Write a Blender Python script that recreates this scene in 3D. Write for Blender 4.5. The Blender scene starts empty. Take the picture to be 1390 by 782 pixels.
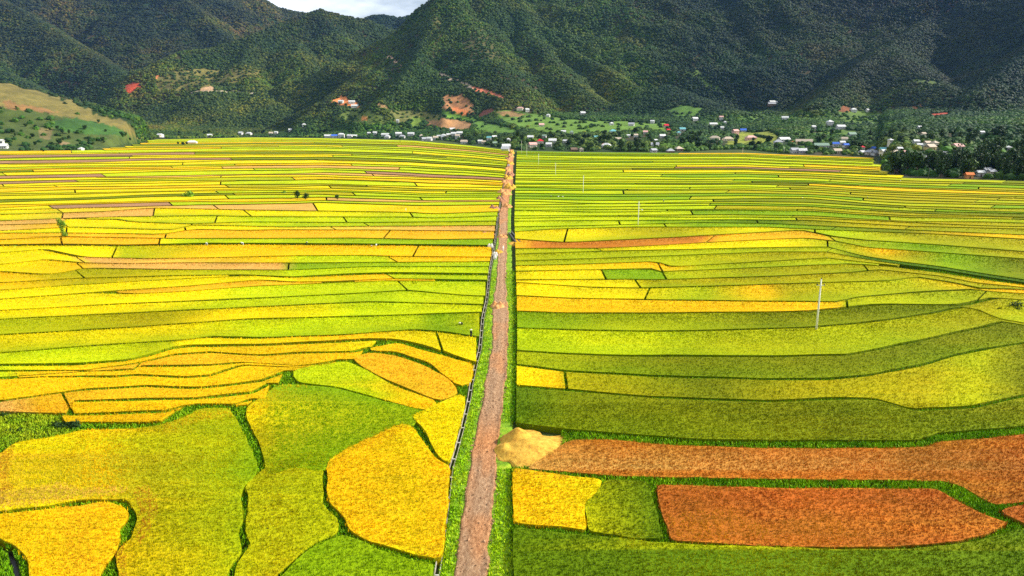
import bpy, math, random
import numpy as np
from mathutils.geometry import tessellate_polygon
from mathutils import Vector
random.seed(7)
RS = np.random.RandomState(11)
HAZE = 1.7e-5
C = bpy.context.scene.collection

# ------------------------------------------------------------------ camera geometry
W0, H0, F0 = 1390.0, 782.0, 965.0
CAMZ = 40.0
PITCH = math.atan(226.0 / F0)
CP, SP = math.cos(PITCH), math.sin(PITCH)

def rays(px, py):
    px = np.asarray(px, float); py = np.asarray(py, float)
    u = (px - W0/2)/F0; v = (H0/2 - py)/F0
    return u, CP + v*SP, -SP + v*CP

def gp(px, py, z=0.0):
    dx, dy, dz = rays(px, py)
    t = (z - CAMZ)/dz
    return dx*t, dy*t

def proj(x, y, z):
    zz = z - CAMZ
    w = y*CP - zz*SP
    v = y*SP + zz*CP
    w = np.maximum(w, 1e-3)
    return W0/2 + F0*x/w, H0/2 - F0*v/w

def srgb(c):
    c = np.asarray(c, float)/255.0
    return np.where(c <= .04045, c/12.92, ((c+.055)/1.055)**2.4)

# ------------------------------------------------------------------ noise
_T = np.random.RandomState(3).rand(256, 256)
def vnoise(x, y, s=0):
    x = np.asarray(x, float) + s*37.31; y = np.asarray(y, float) + s*91.7
    xi = np.floor(x).astype(np.int64); yi = np.floor(y).astype(np.int64)
    fx = x - xi; fy = y - yi
    fx = fx*fx*(3-2*fx); fy = fy*fy*(3-2*fy)
    a = _T[xi & 255, yi & 255]; b = _T[(xi+1) & 255, yi & 255]
    c = _T[xi & 255, (yi+1) & 255]; d = _T[(xi+1) & 255, (yi+1) & 255]
    return a*(1-fx)*(1-fy) + b*fx*(1-fy) + c*(1-fx)*fy + d*fx*fy
def fbm(x, y, o=4, s=0):
    r = 0; a = .5; n = 0
    for k in range(o):
        r = r + a*vnoise(x*2**k, y*2**k, s+k); n += a; a *= .5
    return r/n
def ridged(x, y, o=3, s=0):
    r = 0; a = .5; n = 0
    for k in range(o):
        r = r + a*(1-np.abs(2*vnoise(x*2**k, y*2**k, s+k)-1)); n += a; a *= .5
    return r/n

# ------------------------------------------------------------------ object helpers
def tag(o, label=None, cat=None, group=None, kind=None):
    if label: o['label'] = label
    if cat: o['category'] = cat
    if group: o['group'] = group
    if kind: o['kind'] = kind
    return o
def npmesh(name, V, F, mat=None, parent=None, col=None, smooth=False):
    """V (n,3); F either (m,k) array or list of arrays of equal-k faces; col (n,3)"""
    me = bpy.data.meshes.new(name)
    V = np.asarray(V, np.float32)
    if isinstance(F, np.ndarray): F = [F]
    F = [np.asarray(f, np.int64) for f in F if len(f)]
    me.vertices.add(len(V)); me.vertices.foreach_set('co', V.ravel())
    nl = sum(f.size for f in F); nf = sum(len(f) for f in F)
    me.loops.add(nl); me.polygons.add(nf)
    me.loops.foreach_set('vertex_index', np.concatenate([f.ravel() for f in F]).astype(np.int32))
    tot = np.concatenate([np.full(len(f), f.shape[1], np.int64) for f in F])
    st = np.concatenate([[0], np.cumsum(tot)[:-1]])
    me.polygons.foreach_set('loop_start', st.astype(np.int32))
    me.polygons.foreach_set('loop_total', tot.astype(np.int32))
    me.polygons.foreach_set('use_smooth', np.full(nf, smooth, dtype=bool))
    me.update(calc_edges=True)
    if col is not None:
        ca = me.color_attributes.new('Col', 'FLOAT_COLOR', 'POINT')
        c4 = np.ones((len(V), 4), np.float32); c4[:, :3] = col
        ca.data.foreach_set('color', c4.ravel())
    if mat: me.materials.append(mat)
    o = bpy.data.objects.new(name, me); C.objects.link(o)
    if parent: o.parent = parent
    return o
def empty(name, loc, rz=0):
    o = bpy.data.objects.new(name, None); C.objects.link(o)
    o.location = loc; o.rotation_euler = (0, 0, rz); o.empty_display_size = .3
    return o
class MB:
    def __init__(s): s.v = []; s.f = []
    def add(s, vs, fs):
        b = len(s.v); s.v += [tuple(p) for p in vs]; s.f += [tuple(i+b for i in f) for f in fs]
    def box(s, x0, x1, y0, y1, z0, z1):
        s.add([(x0,y0,z0),(x1,y0,z0),(x1,y1,z0),(x0,y1,z0),(x0,y0,z1),(x1,y0,z1),(x1,y1,z1),(x0,y1,z1)],
              [(0,3,2,1),(4,5,6,7),(0,1,5,4),(1,2,6,5),(2,3,7,6),(3,0,4,7)])
    def tube(s, pts, rad, n=8, cap=True):
        pts = [Vector(p) for p in pts]; rings = []
        for i, p in enumerate(pts):
            d = (pts[min(i+1, len(pts)-1)] - pts[max(i-1, 0)]).normalized()
            a = Vector((1,0,0)) if abs(d.x) < .8 else Vector((0,1,0))
            u = d.cross(a).normalized(); w = d.cross(u)
            r = rad[i] if isinstance(rad, (list, tuple)) else rad
            rings.append([p + (u*math.cos(2*math.pi*k/n) + w*math.sin(2*math.pi*k/n))*r for k in range(n)])
        vs = [q for r in rings for q in r]; fs = []
        for i in range(len(rings)-1):
            for k in range(n):
                fs.append((i*n+k, i*n+(k+1) % n, (i+1)*n+(k+1) % n, (i+1)*n+k))
        if cap: fs += [tuple(range(n))[::-1], tuple((len(rings)-1)*n+k for k in range(n))]
        s.add(vs, fs)
    def build(s, name, mat, parent=None, smooth=False):
        me = bpy.data.meshes.new(name); me.from_pydata(s.v, [], s.f); me.materials.append(mat); me.update()
        if smooth:
            for p in me.polygons: p.use_smooth = True
        o = bpy.data.objects.new(name, me); C.objects.link(o)
        if parent: o.parent = parent
        return o
def copy_tree(o, parent=None):
    c = o.copy(); C.objects.link(c); c.parent = parent
    for ch in list(o.children): copy_tree(ch, c)
    return c

# ------------------------------------------------------------------ materials
def new_mat(name):
    m = bpy.data.materials.new(name); m.use_nodes = True
    nt = m.node_tree; b = nt.nodes['Principled BSDF']
    b.inputs['Specular IOR Level'].default_value = .2
    b.inputs['Roughness'].default_value = .8
    return m, nt, b
def N(nt, typ, **kw):
    n = nt.nodes.new(typ)
    for k, v in kw.items(): setattr(n, k, v)
    return n
def noise_node(nt, scale, detail=3, rough=.55, coord=None):
    n = N(nt, 'ShaderNodeTexNoise'); n.inputs['Scale'].default_value = scale
    n.inputs['Detail'].default_value = detail; n.inputs['Roughness'].default_value = rough
    if coord is not None: nt.links.new(coord, n.inputs['Vector'])
    return n
def ramp(nt, fac, stops):
    r = N(nt, 'ShaderNodeValToRGB'); e = r.color_ramp.elements
    while len(e) < len(stops): e.new(.5)
    for i, (p, c) in enumerate(stops):
        e[i].position = p; e[i].color = (c[0], c[1], c[2], 1)
    nt.links.new(fac, r.inputs[0]); return r
def mixc(nt, a, b, fac, mode='MIX'):
    m = N(nt, 'ShaderNodeMix', data_type='RGBA', blend_type=mode)
    for s, v in ((m.inputs[0], fac), (m.inputs[6], a), (m.inputs[7], b)):
        if isinstance(v, (int, float)): s.default_value = v
        elif isinstance(v, tuple): s.default_value = (*v, 1)
        else: nt.links.new(v, s)
    return m.outputs[2]
def bump(nt, b, h, strength, dist):
    n = N(nt, 'ShaderNodeBump'); n.inputs['Strength'].default_value = strength; n.inputs['Distance'].default_value = dist
    nt.links.new(h, n.inputs['Height']); nt.links.new(n.outputs[0], b.inputs['Normal'])

def geo(nt): return N(nt, 'ShaderNodeNewGeometry').outputs['Position']

def mat_rice():
    m, nt, b = new_mat('rice')
    p = geo(nt)
    a = N(nt, 'ShaderNodeAttribute', attribute_name='Col').outputs['Color']
    n1 = noise_node(nt, 3.6, 3, .7, p)
    r1 = ramp(nt, n1.outputs[0], [(.3, (.86,.88,.88)), (.5, (1,1,1)), (.7, (1.14,1.1,1.06))])
    c = mixc(nt, a, r1.outputs[0], 1.0, 'MULTIPLY')
    n2 = noise_node(nt, .045, 3, .6, p)
    r2 = ramp(nt, n2.outputs[0], [(.33, (.86,.93,.9)), (.5, (1,1,1)), (.68, (1.14,1.04,1))])
    c = mixc(nt, c, r2.outputs[0], 1.0, 'MULTIPLY')
    mp = N(nt, 'ShaderNodeMapping'); mp.inputs['Scale'].default_value = (.09, .8, 1); nt.links.new(p, mp.inputs[0])
    n4 = noise_node(nt, 1.0, 4, .65, mp.outputs[0])
    r4 = ramp(nt, n4.outputs[0], [(.34, (.86,.90,.9)), (.5, (1,1,1)), (.66, (1.10,1.05,1))])
    c = mixc(nt, c, r4.outputs[0], 1.0, 'MULTIPLY')
    nt.links.new(c, b.inputs['Base Color'])
    b.inputs['Roughness'].default_value = .75
    b.inputs['Specular IOR Level'].default_value = .05
    n3 = noise_node(nt, 3.6, 2, .7, p)
    bump(nt, b, n3.outputs[0], .6, .35)
    return m
def mat_blade(name='rice_blade'):
    m, nt, b = new_mat(name)
    a = N(nt, 'ShaderNodeAttribute', attribute_name='Col').outputs['Color']
    nt.links.new(a, b.inputs['Base Color'])
    b.inputs['Roughness'].default_value = .65
    b.inputs['Specular IOR Level'].default_value = .1
    return m
def mat_noise(name, stops, scale, detail=5, bs=.5, bd=.2, rough=.9, bscale=None):
    m, nt, b = new_mat(name); p = geo(nt)
    n = noise_node(nt, scale, detail, .65, p)
    r = ramp(nt, n.outputs[0], stops)
    nt.links.new(r.outputs[0], b.inputs['Base Color']); b.inputs['Roughness'].default_value = rough
    if bs:
        n2 = noise_node(nt, bscale or scale*3, 5, .7, p)
        bump(nt, b, n2.outputs[0], bs, bd)
    return m
def mat_flat(name, col, rough=.7, var=.15, scale=3.0):
    c = np.array(col, float)
    m = mat_noise(name, [(.3, tuple(c*(1-var))), (.7, tuple(np.minimum(c*(1+var), .95)))], scale, 4, .15, .03, rough)
    return m
M = {}
M['rice'] = mat_rice()
M['blade'] = mat_blade()
M['grassblade'] = mat_blade('grass_blade')
M['verge'] = mat_noise('verge_grass_soil', [(.32, (.10,.20,.008)), (.5, (.20,.36,.012)), (.68, (.36,.46,.02)), (.8, (.48,.42,.06))], .55, 6, .8, .25, bscale=4)
M['concrete'] = mat_flat('concrete', (.55,.52,.46))
M['pole'] = mat_flat('pole_concrete', (.72,.70,.58))
M['darksteel'] = mat_flat('dark_steel', (.05,.05,.05), .5)
M['canal'] = mat_noise('canal_concrete', [(.3,(.10,.09,.06)),(.48,(.34,.30,.22)),(.7,(.52,.48,.38))], .8, 5, .3, .05)
M['water'] = mat_flat('ditch_water', (.012,.012,.010), .15, .1)
M['stream'] = mat_flat('stream_mud', (.018,.010,.012), .35, .1)
M['trunk'] = mat_flat('bark', (.12,.09,.06))
M['sack'] = mat_flat('sack', (.8,.78,.7))

def mat_road():
    m, nt, b = new_mat('dirt_road'); p = geo(nt)
    mp = N(nt, 'ShaderNodeMapping'); mp.inputs['Scale'].default_value = (1.6, .5, 1); nt.links.new(p, mp.inputs[0])
    n = noise_node(nt, 2.6, 8, .75, mp.outputs[0])
    r = ramp(nt, n.outputs[0], [(.30, (.13,.075,.045)), (.43, (.30,.19,.125)), (.56, (.44,.31,.22)), (.70, (.62,.47,.35))])
    a = N(nt, 'ShaderNodeAttribute', attribute_name='Col').outputs['Color']
    c = mixc(nt, r.outputs[0], a, 1.0, 'MULTIPLY')
    nt.links.new(c, b.inputs['Base Color']); b.inputs['Roughness'].default_value = .95
    n2 = noise_node(nt, 5.0, 8, .8, p); bump(nt, b, n2.outputs[0], 1.0, .30)
    return m
M['road'] = mat_road()
def mat_heap(name, c0, c1, c2):
    return mat_noise(name, [(.3, c0), (.5, c1), (.72, c2)], 1.4, 7, .8, .15, bscale=3.5)
M['sand'] = mat_heap('golden_sand', (.34,.16,.02), (.64,.35,.04), (.76,.48,.075))
M['soil'] = mat_heap('orange_soil', (.25,.09,.035), (.62,.29,.09), (.80,.46,.19))

def mat_crown(name, cols, rnd=.5):
    m, nt, b = new_mat(name)
    oi = N(nt, 'ShaderNodeObjectInfo')
    r = ramp(nt, oi.outputs['Random'], [(i/(len(cols)-1), c) for i, c in enumerate(cols)])
    g = N(nt, 'ShaderNodeNewGeometry')
    r2 = ramp(nt, g.outputs['Random Per Island'], [(0, (.6,.66,.7)), (1, (1.45,1.35,1.15))])
    c = mixc(nt, r.outputs[0], r2.outputs[0], 1.0, 'MULTIPLY')
    nt.links.new(c, b.inputs['Base Color']); b.inputs['Roughness'].default_value = .7
    return m
M['crown'] = mat_crown('tree_leaves', [(.012,.034,.005), (.020,.056,.006), (.034,.074,.008), (.015,.042,.006), (.050,.095,.011)])
M['lightcrown'] = mat_crown('light_leaves', [(.17,.32,.02), (.13,.27,.015)])
def mat_forest():
    m, nt, b = new_mat('forest_leaves')
    oi = N(nt, 'ShaderNodeObjectInfo')
    r = ramp(nt, oi.outputs['Random'], [(0, (.010,.026,.008)), (.5, (.016,.040,.010)), (.88, (.027,.056,.012)), (1, (.045,.075,.015))])
    p = geo(nt)
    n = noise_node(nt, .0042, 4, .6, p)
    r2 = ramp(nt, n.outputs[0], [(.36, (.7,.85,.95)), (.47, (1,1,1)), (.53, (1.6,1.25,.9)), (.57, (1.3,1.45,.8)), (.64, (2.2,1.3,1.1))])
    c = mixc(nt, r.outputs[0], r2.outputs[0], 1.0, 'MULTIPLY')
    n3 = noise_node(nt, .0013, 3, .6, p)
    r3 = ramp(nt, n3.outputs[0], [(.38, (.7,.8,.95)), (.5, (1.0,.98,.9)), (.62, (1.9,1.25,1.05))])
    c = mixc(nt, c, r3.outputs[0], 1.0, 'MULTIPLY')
    vg = N(nt, 'ShaderNodeAttribute', attribute_name='veg_light', attribute_type='INSTANCER').outputs['Color']
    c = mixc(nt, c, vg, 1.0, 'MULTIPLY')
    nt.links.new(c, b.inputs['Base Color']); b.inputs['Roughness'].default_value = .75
    return m
M['forest'] = mat_forest()
def mat_terrain():
    m, nt, b = new_mat('terrain_ground'); p = geo(nt)
    a = N(nt, 'ShaderNodeAttribute', attribute_name='Col').outputs['Color']
    n = noise_node(nt, .06, 6, .7, p)
    r = ramp(nt, n.outputs[0], [(.3, (.65,.7,.75)), (.5, (1,1,1)), (.7, (1.35,1.25,1.1))])
    c = mixc(nt, a, r.outputs[0], 1.0, 'MULTIPLY')
    nt.links.new(c, b.inputs['Base Color']); b.inputs['Roughness'].default_value = .95
    n2 = noise_node(nt, .25, 6, .7, p); bump(nt, b, n2.outputs[0], .7, 2.0)
    return m
M['terrain'] = mat_terrain()

# ------------------------------------------------------------------ terrain
EDGE = [(-260,215),(0,206),(110,205),(185,196),(205,189),(260,188),(340,186),(440,187),(560,190),(600,191),(640,197),(700,204),(800,206),(930,207),
        (960,204),(1010,203),(1060,209),(1120,211),(1190,214),(1198,228),(1215,238),(1250,243),(1390,246),(1650,250)]
EX, EY = gp([p[0] for p in EDGE], [p[1] for p in EDGE])
EU = EX/EY
def edge_y(x, y):
    return np.interp(x/np.maximum(y, 1), EU, EY)
def P3(px, py, Y):
    dx, dy, dz = rays(px, py); t = Y/dy
    return (float(dx*t), Y, float(CAMZ + dz*t))
# crest lines: list of (px, py, distance), slope, crest rounding
RIDGES = [
 # left grassy hill
 ([(-260,60,1300),(-60,95,1330),(0,112,1340),(60,128,1380),(110,144,1430),(130,156,1470),(165,163,1540),(188,178,1640),(203,188,1790)], .30, 40),
 # high range at left back
 ([(-700,-120,4608),(-300,-150,4480),(0,-110,4352),(150,-70,4352),(280,-35,4352),(345,-6,4352),(380,12,4416),(410,18,4480),(440,20,4608)], .62, 60),
 ([(-250,-90,3840),(-60,-30,3456),(40,20,3200),(100,60,2944),(150,90,2752),(190,122,2560)], .58, 40),
 ([(150,-70,4352),(220,-20,3840),(270,15,3584),(305,48,3392),(325,75,3200)], .6, 30),
 ([(-160,30,2944),(-60,70,2752),(20,105,2624),(70,135,2432),(120,150,2304)], .5, 40),
 # middle left hill with the bare scars
 ([(170,128,2496),(200,100,2560),(225,80,2624),(250,71,2688),(290,66,2752),(345,46,2880),(395,26,3046),(435,14,3174),(470,22,3200),(495,27,3225),(520,36,3264),(550,48,3328)], .60, 18),
 ([(435,14,3174),(455,45,2982),(490,75,2816),(530,100,2636),(570,125,2496),(600,150,2342)], .52, 35),
 ([(345,46,2880),(330,85,2662),(350,115,2508),(370,140,2380)], .5, 35),
 ([(250,71,2688),(255,100,2560),(290,120,2432),(300,150,2304)], .5, 35),
 ([(400,60,2816),(430,105,2560),(455,120,2470),(470,140,2393)], .5, 35),
 # distant blue ridge in the gap
 ([(470,40,4500),(505,22,4500),(522,21,4400),(540,24,4400),(560,22,4400),(585,14,4300),(640,-5,4300)], .5, 30),
 ([(545,30,5300),(575,17,5300),(650,10,5300)], .5, 30),
 # centre mountain
 ([(520,135,2000),(545,112,2080),(565,85,2200),(580,50,2400),(592,22,2520),(600,2,2600),(615,-14,2650),(645,-22,2700),(700,-5,2750),(715,20,2650),(755,52,2480),(790,78,2330),(830,97,2180),(862,118,2030),(897,150,1850)], .72, 20),
 ([(615,-14,2650),(630,20,2500),(648,45,2350),(665,80,2180),(700,115,2030),(720,140,1930)], .55, 45),
 ([(700,-5,2750),(722,50,2450),(760,95,2200),(800,130,1990)], .6, 35),
 # range behind, right of the centre
 ([(800,-105,3650),(860,-150,3700),(1000,-170,3800),(1200,-200,3800),(1500,-230,3700),(1900,-220,3600)], .62, 60),
 ([(770,-90,3500),(800,-30,3300),(840,10,3150),(880,45,2950),(905,72,2800),(925,95,2650),(955,107,2450),(985,128,2250),(1010,146,2050)], .66, 22),
 ([(800,-30,3300),(815,30,3050),(850,75,2750),(880,110,2500)], .62, 30),
 ([(940,-110,3500),(975,-40,3300),(1008,5,3100),(1035,40,2900),(1052,72,2650),(1068,98,2430),(1070,120,2250)], .68, 22),
 ([(1008,5,3100),(1000,60,2850),(1015,95,2600),(1030,125,2350)], .62, 30),
 ([(1130,-150,3400),(1120,-60,3200),(1130,0,3000),(1110,50,2750),(1090,85,2500)], .66, 30),
 # right mountain
 ([(1500,-190,3100),(1360,-110,2900),(1310,-30,2650),(1275,12,2450),(1235,43,2250),(1205,62,2100),(1165,90,1920),(1138,118,1780),(1110,140,1650)], .66, 20),
 ([(1205,62,2100),(1225,90,1880),(1260,108,1720),(1300,126,1560)], .5, 35),
 ([(1310,-30,2650),(1330,30,2350),(1345,70,2050),(1335,110,1750)], .6, 30),
 ([(1750,-160,2300),(1560,-50,2000),(1460,20,1820),(1390,78,1650),(1350,108,1530),(1330,126,1450)], .6, 25),
 # low forested shoulders
 ([(905,118,1950),(950,140,1800),(990,152,1700)], .35, 60),
]
RID = []
for pts, s, r0 in RIDGES:
    q = [P3(*p) for p in pts]
    RID.append((np.array(q), s, r0))
RID.append((np.array([(3400,4600,1600),(2750,3600,1320),(2350,2700,980),(2130,2000,730),(2050,1450,470),(2100,1000,260)], float), .62, 60))  # added ridge out of view to the right, throws shade on the right mountains
def smax(a, b, k):
    h = np.clip(.5 + .5*(a-b)/k, 0, 1)
    return b*(1-h) + a*h + k*h*(1-h)
def height(x, y):
    x = np.asarray(x, float); y = np.asarray(y, float)
    e = edge_y(x, y)
    over = np.maximum(y - e, 0)
    z = .062*over*np.clip(over/120, 0, 1)
    z = np.minimum(z, 60+ .02*over)
    z = z + np.clip(over/200, 0, 1)*6*(fbm(x/160, y/160, 3, 5)-.5)*np.clip(over/500,.2,1)
    base = z
    wx = x + 60*(fbm(x/330, y/330, 3, 20)-.5); wy = y + 60*(fbm(x/330, y/330, 3, 30)-.5)
    g = .7*ridged(x/290, y/290, 4, 40) + .3*ridged(x/120, y/120, 3, 45)
    for q, s, r0 in RID:
        best = np.full(x.shape, -1e3)
        for i in range(len(q)-1):
            ax, ay, az = q[i]; bx, by, bz = q[i+1]
            L2 = (bx-ax)**2 + (by-ay)**2
            t = np.clip(((x-ax)*(bx-ax) + (y-ay)*(by-ay))/L2, 0, 1)
            t2 = np.clip(((wx-ax)*(bx-ax) + (wy-ay)*(by-ay))/L2, 0, 1)
            d0 = np.hypot(x-ax-t*(bx-ax), y-ay-t*(by-ay))
            d1 = np.hypot(wx-ax-t2*(bx-ax), wy-ay-t2*(by-ay))
            m = np.clip(d0/160, 0, 1)
            d = d0*(1-m) + d1*m
            zz = az + t*(bz-az) - s*(np.sqrt(d*d+r0*r0)-r0)
            best = np.maximum(best, zz - (1-g)*100*np.clip(d0/220, 0, 1)*np.clip((az+t*(bz-az))/260, .1, 1))
        z = smax(best, z, 10)
    z = z + (fbm(x/45, y/45, 3, 60)-.5)*9*np.clip((z-base)/60, 0, 1)
    z = np.where(y < e, 0, z*np.clip((y-e)/25, 0, 1))
    return z

# ray against terrain
SY = np.concatenate([np.arange(380, 1400, 4), np.arange(1400, 5700, 7)]).astype(float)
def on_terrain(px, py):
    px = np.atleast_1d(np.asarray(px, float)); py = np.atleast_1d(np.asarray(py, float))
    dx, dy, dz = rays(px, py)
    T = SY[None, :]/dy[:, None]
    X = dx[:, None]*T; Z = CAMZ + dz[:, None]*T
    Hh = height(X, np.broadcast_to(SY[None, :], X.shape))
    hit = Z <= Hh + .01
    idx = np.where(hit.any(1), hit.argmax(1), len(SY)-1)
    ii = np.arange(len(px))
    return X[ii, idx], SY[idx], Hh[ii, idx]

def inpoly(x, y, poly):
    poly = np.asarray(poly, float); r = np.zeros(np.shape(x), bool)
    n = len(poly); j = n-1
    for i in range(n):
        xi, yi = poly[i]; xj, yj = poly[j]
        if yi != yj:
            c = ((yi > y) != (yj > y)) & (x < (xj-xi)*(y-yi)/(yj-yi) + xi)
            r ^= c
        j = i
    return r

# surface patches on the slopes: outline, ground colour, tree cover left, ragged edge
PATCH = [
 ([(-260,60),(0,110),(60,127),(115,146),(130,156),(165,163),(190,180),(204,190),(150,181),(95,160),(40,150),(0,146),(-260,140)], (.175,.145,.040), .02, 6),
 ([(-260,140),(0,146),(40,150),(95,160),(150,181),(204,190),(150,200),(60,206),(-260,216)], (.07,.10,.020), .28, 4),
 ([(62,166),(100,160),(160,172),(175,184),(120,182),(80,178)], (.045,.11,.02), .05, 2),
 ([(52,172),(72,176),(70,190),(56,188)], (.16,.13,.05), .05, 2),
 ([(82,190),(95,194),(90,199),(78,197)], (.28,.20,.09), .0, 1),
 ([(0,135),(30,141),(80,152),(60,153),(10,148)], (.24,.13,.045), .0, 3),
 ([(168,118),(180,113),(190,113),(193,120),(182,124),(174,128)], (.48,.075,.03), .0, 2),
 ([(208,105),(216,101),(217,108),(210,109)], (.70,.24,.08), .0, 1),
 ([(213,115),(219,113),(224,119),(223,123),(215,122)], (.62,.15,.05), .0, 1),
 ([(205,112),(225,100),(250,92),(300,95),(350,92),(352,105),(320,112),(280,118),(240,124),(205,120)], (.16,.14,.035), .35, 6),
 ([(272,119),(290,117),(288,124),(272,124)], (.52,.32,.16), .0, 1),
 ([(255,124),(300,123),(345,126),(345,127.6),(300,125),(255,126)], (.40,.34,.22), .0, .5),
 ([(448,137),(456,134),(462,131),(470,133),(476,137),(484,140),(487,146),(470,144),(450,139)], (.85,.28,.08), .0, 1),
 ([(455,158),(480,146),(500,150),(520,160),(530,168),(500,170),(465,168)], (.12,.16,.03), .15, 3),
 ([(490,158),(497,158),(498,163),(491,164)], (.60,.24,.06), .0, 1),
 ([(514,141),(524,142),(527,150),(516,149)], (.45,.26,.10), .1, 1),
 ([(525,74),(529,76),(540,87),(547,93),(543,92),(534,85),(527,79)], (.72,.46,.28), .0, .6),
 ([(592,98),(596,98),(615,107),(640,117),(645,119),(642,122),(620,112),(595,101)], (.62,.45,.30), .0, .6),
 ([(638,117),(648,119),(665,124),(680,130),(684,135),(680,136),(662,128),(645,123)], (.70,.20,.10), .0, .8),
 ([(600,133),(612,129),(632,131),(640,142),(644,156),(630,157),(615,151),(600,146)], (.36,.17,.07), .06, 3),
 ([(612,146),(628,148),(640,155),(625,156),(612,151)], (.55,.18,.06), .0, 2),
 ([(648,158),(655,150),(668,147),(672,152),(660,158),(652,162)], (.20,.07,.04), .02, 1),
 ([(575,162),(590,159),(620,163),(640,168),(638,178),(600,176),(580,172)], (.38,.20,.08), .0, 2),
 ([(600,150),(640,160),(665,168),(700,176),(705,182),(670,184),(645,178),(640,166),(600,158)], (.11,.22,.025), .02, 2),
 ([(665,150),(700,150),(740,157),(790,164),(850,165),(905,168),(905,180),(860,178),(800,184),(740,182),(700,174),(680,166)], (.12,.22,.025), .03, 2),
 ([(672,152),(690,150),(712,155),(705,159),(680,157)], (.30,.18,.07), .0, 2),
 ([(530,150),(560,152),(600,157),(598,164),(560,163),(535,168)], (.17,.17,.045), .15, 3),
 ([(560,158),(575,160),(570,174),(556,176)], (.16,.24,.03), .05, 2),
 ([(623,60),(640,42),(655,40),(668,56),(680,80),(660,84),(635,82)], (.10,.095,.03), .5, 5),
 ([(590,20),(600,25),(598,50),(590,75),(582,80),(586,50)], (.14,.13,.04), .5, 4),
 ([(905,150),(925,143),(955,148),(945,160),(915,160)], (.09,.18,.025), .05, 2),
 ([(720,120),(745,118),(760,140),(750,152),(725,150)], (.08,.14,.02), .6, 6),
 ([(925,98),(945,97),(965,115),(985,128),(980,130),(950,115)], (.10,.16,.03), .4, 4),
 ([(1010,150),(1040,150),(1060,158),(1020,166),(1000,164)], (.075,.14,.022), .1, 3),
 ([(1135,150),(1170,150),(1200,156),(1195,172),(1150,170),(1135,162)], (.10,.17,.025), .1, 3),
 ([(1135,151),(1145,144),(1153,146),(1154,153)], (.22,.08,.03), .0, 1),
 ([(1100,180),(1150,176),(1175,180),(1150,186),(1105,186)], (.09,.16,.02), .05, 2),
 ([(1258,156),(1275,153),(1290,153),(1286,159),(1266,161)], (.38,.06,.03), .0, 1),
 ([(1235,108),(1260,108),(1275,114),(1262,117),(1235,112)], (.12,.17,.04), .1, 2),
 ([(1210,90),(1235,88),(1245,105),(1225,112),(1212,104)], (.07,.10,.02), .6, 5),
 ([(1235,146),(1250,142),(1252,150),(1238,151)], (.30,.12,.04), .1, 2),
 ([(1000,180),(1045,178),(1060,186),(1055,196),(1010,200),(985,196)], (.24,.27,.03), .02, 2),
 ([(1355,180),(1395,170),(1420,180),(1380,190)], (.07,.13,.02), .1, 3),
]
def patch_info(px, py, ridx):
    """colour and tree cover for terrain points given in the traced outline's coordinates"""
    n = len(px)
    jx = (vnoise(px/6.0, py/6.0, 3)-.5); jy = (vnoise(px/6.0, py/6.0, 9)-.5)
    res = np.full(n, -1)
    for k, (poly, col, cov, rag) in enumerate(PATCH):
        P = np.array(poly)
        m = (px > P[:,0].min()-8) & (px < P[:,0].max()+8) & (py > P[:,1].min()-8) & (py < P[:,1].max()+8) & ridx
        w = np.where(m)[0]
        if len(w) == 0: continue
        ins = inpoly(px[w] + jx[w]*rag*2, py[w] + jy[w]*rag, P)
        res[w[ins]] = k
    return res

cols = np.concatenate([np.arange(-330, 1500, 2.4), np.arange(1500, 2700, 9)])
rows = np.concatenate([np.geomspace(6, 380, 40), np.arange(385, 900, 8), np.arange(900, 3000, 6), np.arange(3000, 5700, 10)])
U = (cols - W0/2)/F0/CP
GX, GY = np.meshgrid(U, rows)
GX = GX*GY
GZ = height(GX, GY)
nr, nc = GX.shape
PXt, PYt = proj(GX, GY, GZ)
# visible from the camera (running minimum of py going away)
vis = PYt <= np.minimum.accumulate(PYt, axis=0) + 1.0
near = GY >= edge_y(GX, GY) - 5
base = np.zeros((nr, nc, 3))
fb = fbm(GX/170, GY/170, 4, 77)[..., None]
base[:] = np.array((.020,.042,.009))
base = base*(1-np.clip((fb-.5)*4, 0, 1)) + np.array((.07,.05,.022))*np.clip((fb-.5)*4, 0, 1)
field = (~near)
base[field] = (.060,.085,.014)
flat = np.arange(nr*nc)
pres = patch_info(PXt.ravel(), PYt.ravel(), (vis & near).ravel())
bf = base.reshape(-1, 3)
# paint with soft natural variation
for k, (poly, col, cov, rag) in enumerate(PATCH):
    w = np.where(pres == k)[0]
    if len(w):
        nv = fbm(GX.ravel()[w]/25, GY.ravel()[w]/25, 3, k)
        bf[w] = np.array(col)*(.7+.6*nv)[:, None]
COV = np.ones(nr*nc)
for k, p in enumerate(PATCH): COV[pres == k] = p[2]
idx = flat.reshape(nr, nc)
Fq = np.stack([idx[:-1,:-1], idx[:-1,1:], idx[1:,1:], idx[1:,:-1]], -1).reshape(-1, 4)
V = np.stack([GX, GY, GZ], -1).reshape(-1, 3)
mid = nr and int(np.searchsorted(rows, 380))
# one sheet of valley and mountains
terrain = npmesh('mountain_terrain', V, Fq, M['terrain'], col=bf, smooth=True)
tag(terrain, kind='structure')
g = MB(); g.add([(-9000,-3000,-.6),(9000,-3000,-.6),(9000,9000,-.6),(-9000,9000,-.6)], [(0,1,2,3)])
gm = mat_noise('ground_soil', [(.3,(.04,.06,.012)),(.7,(.08,.10,.02))], .02, 4, 0)
tag(g.build('ground', gm), kind='structure')

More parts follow.
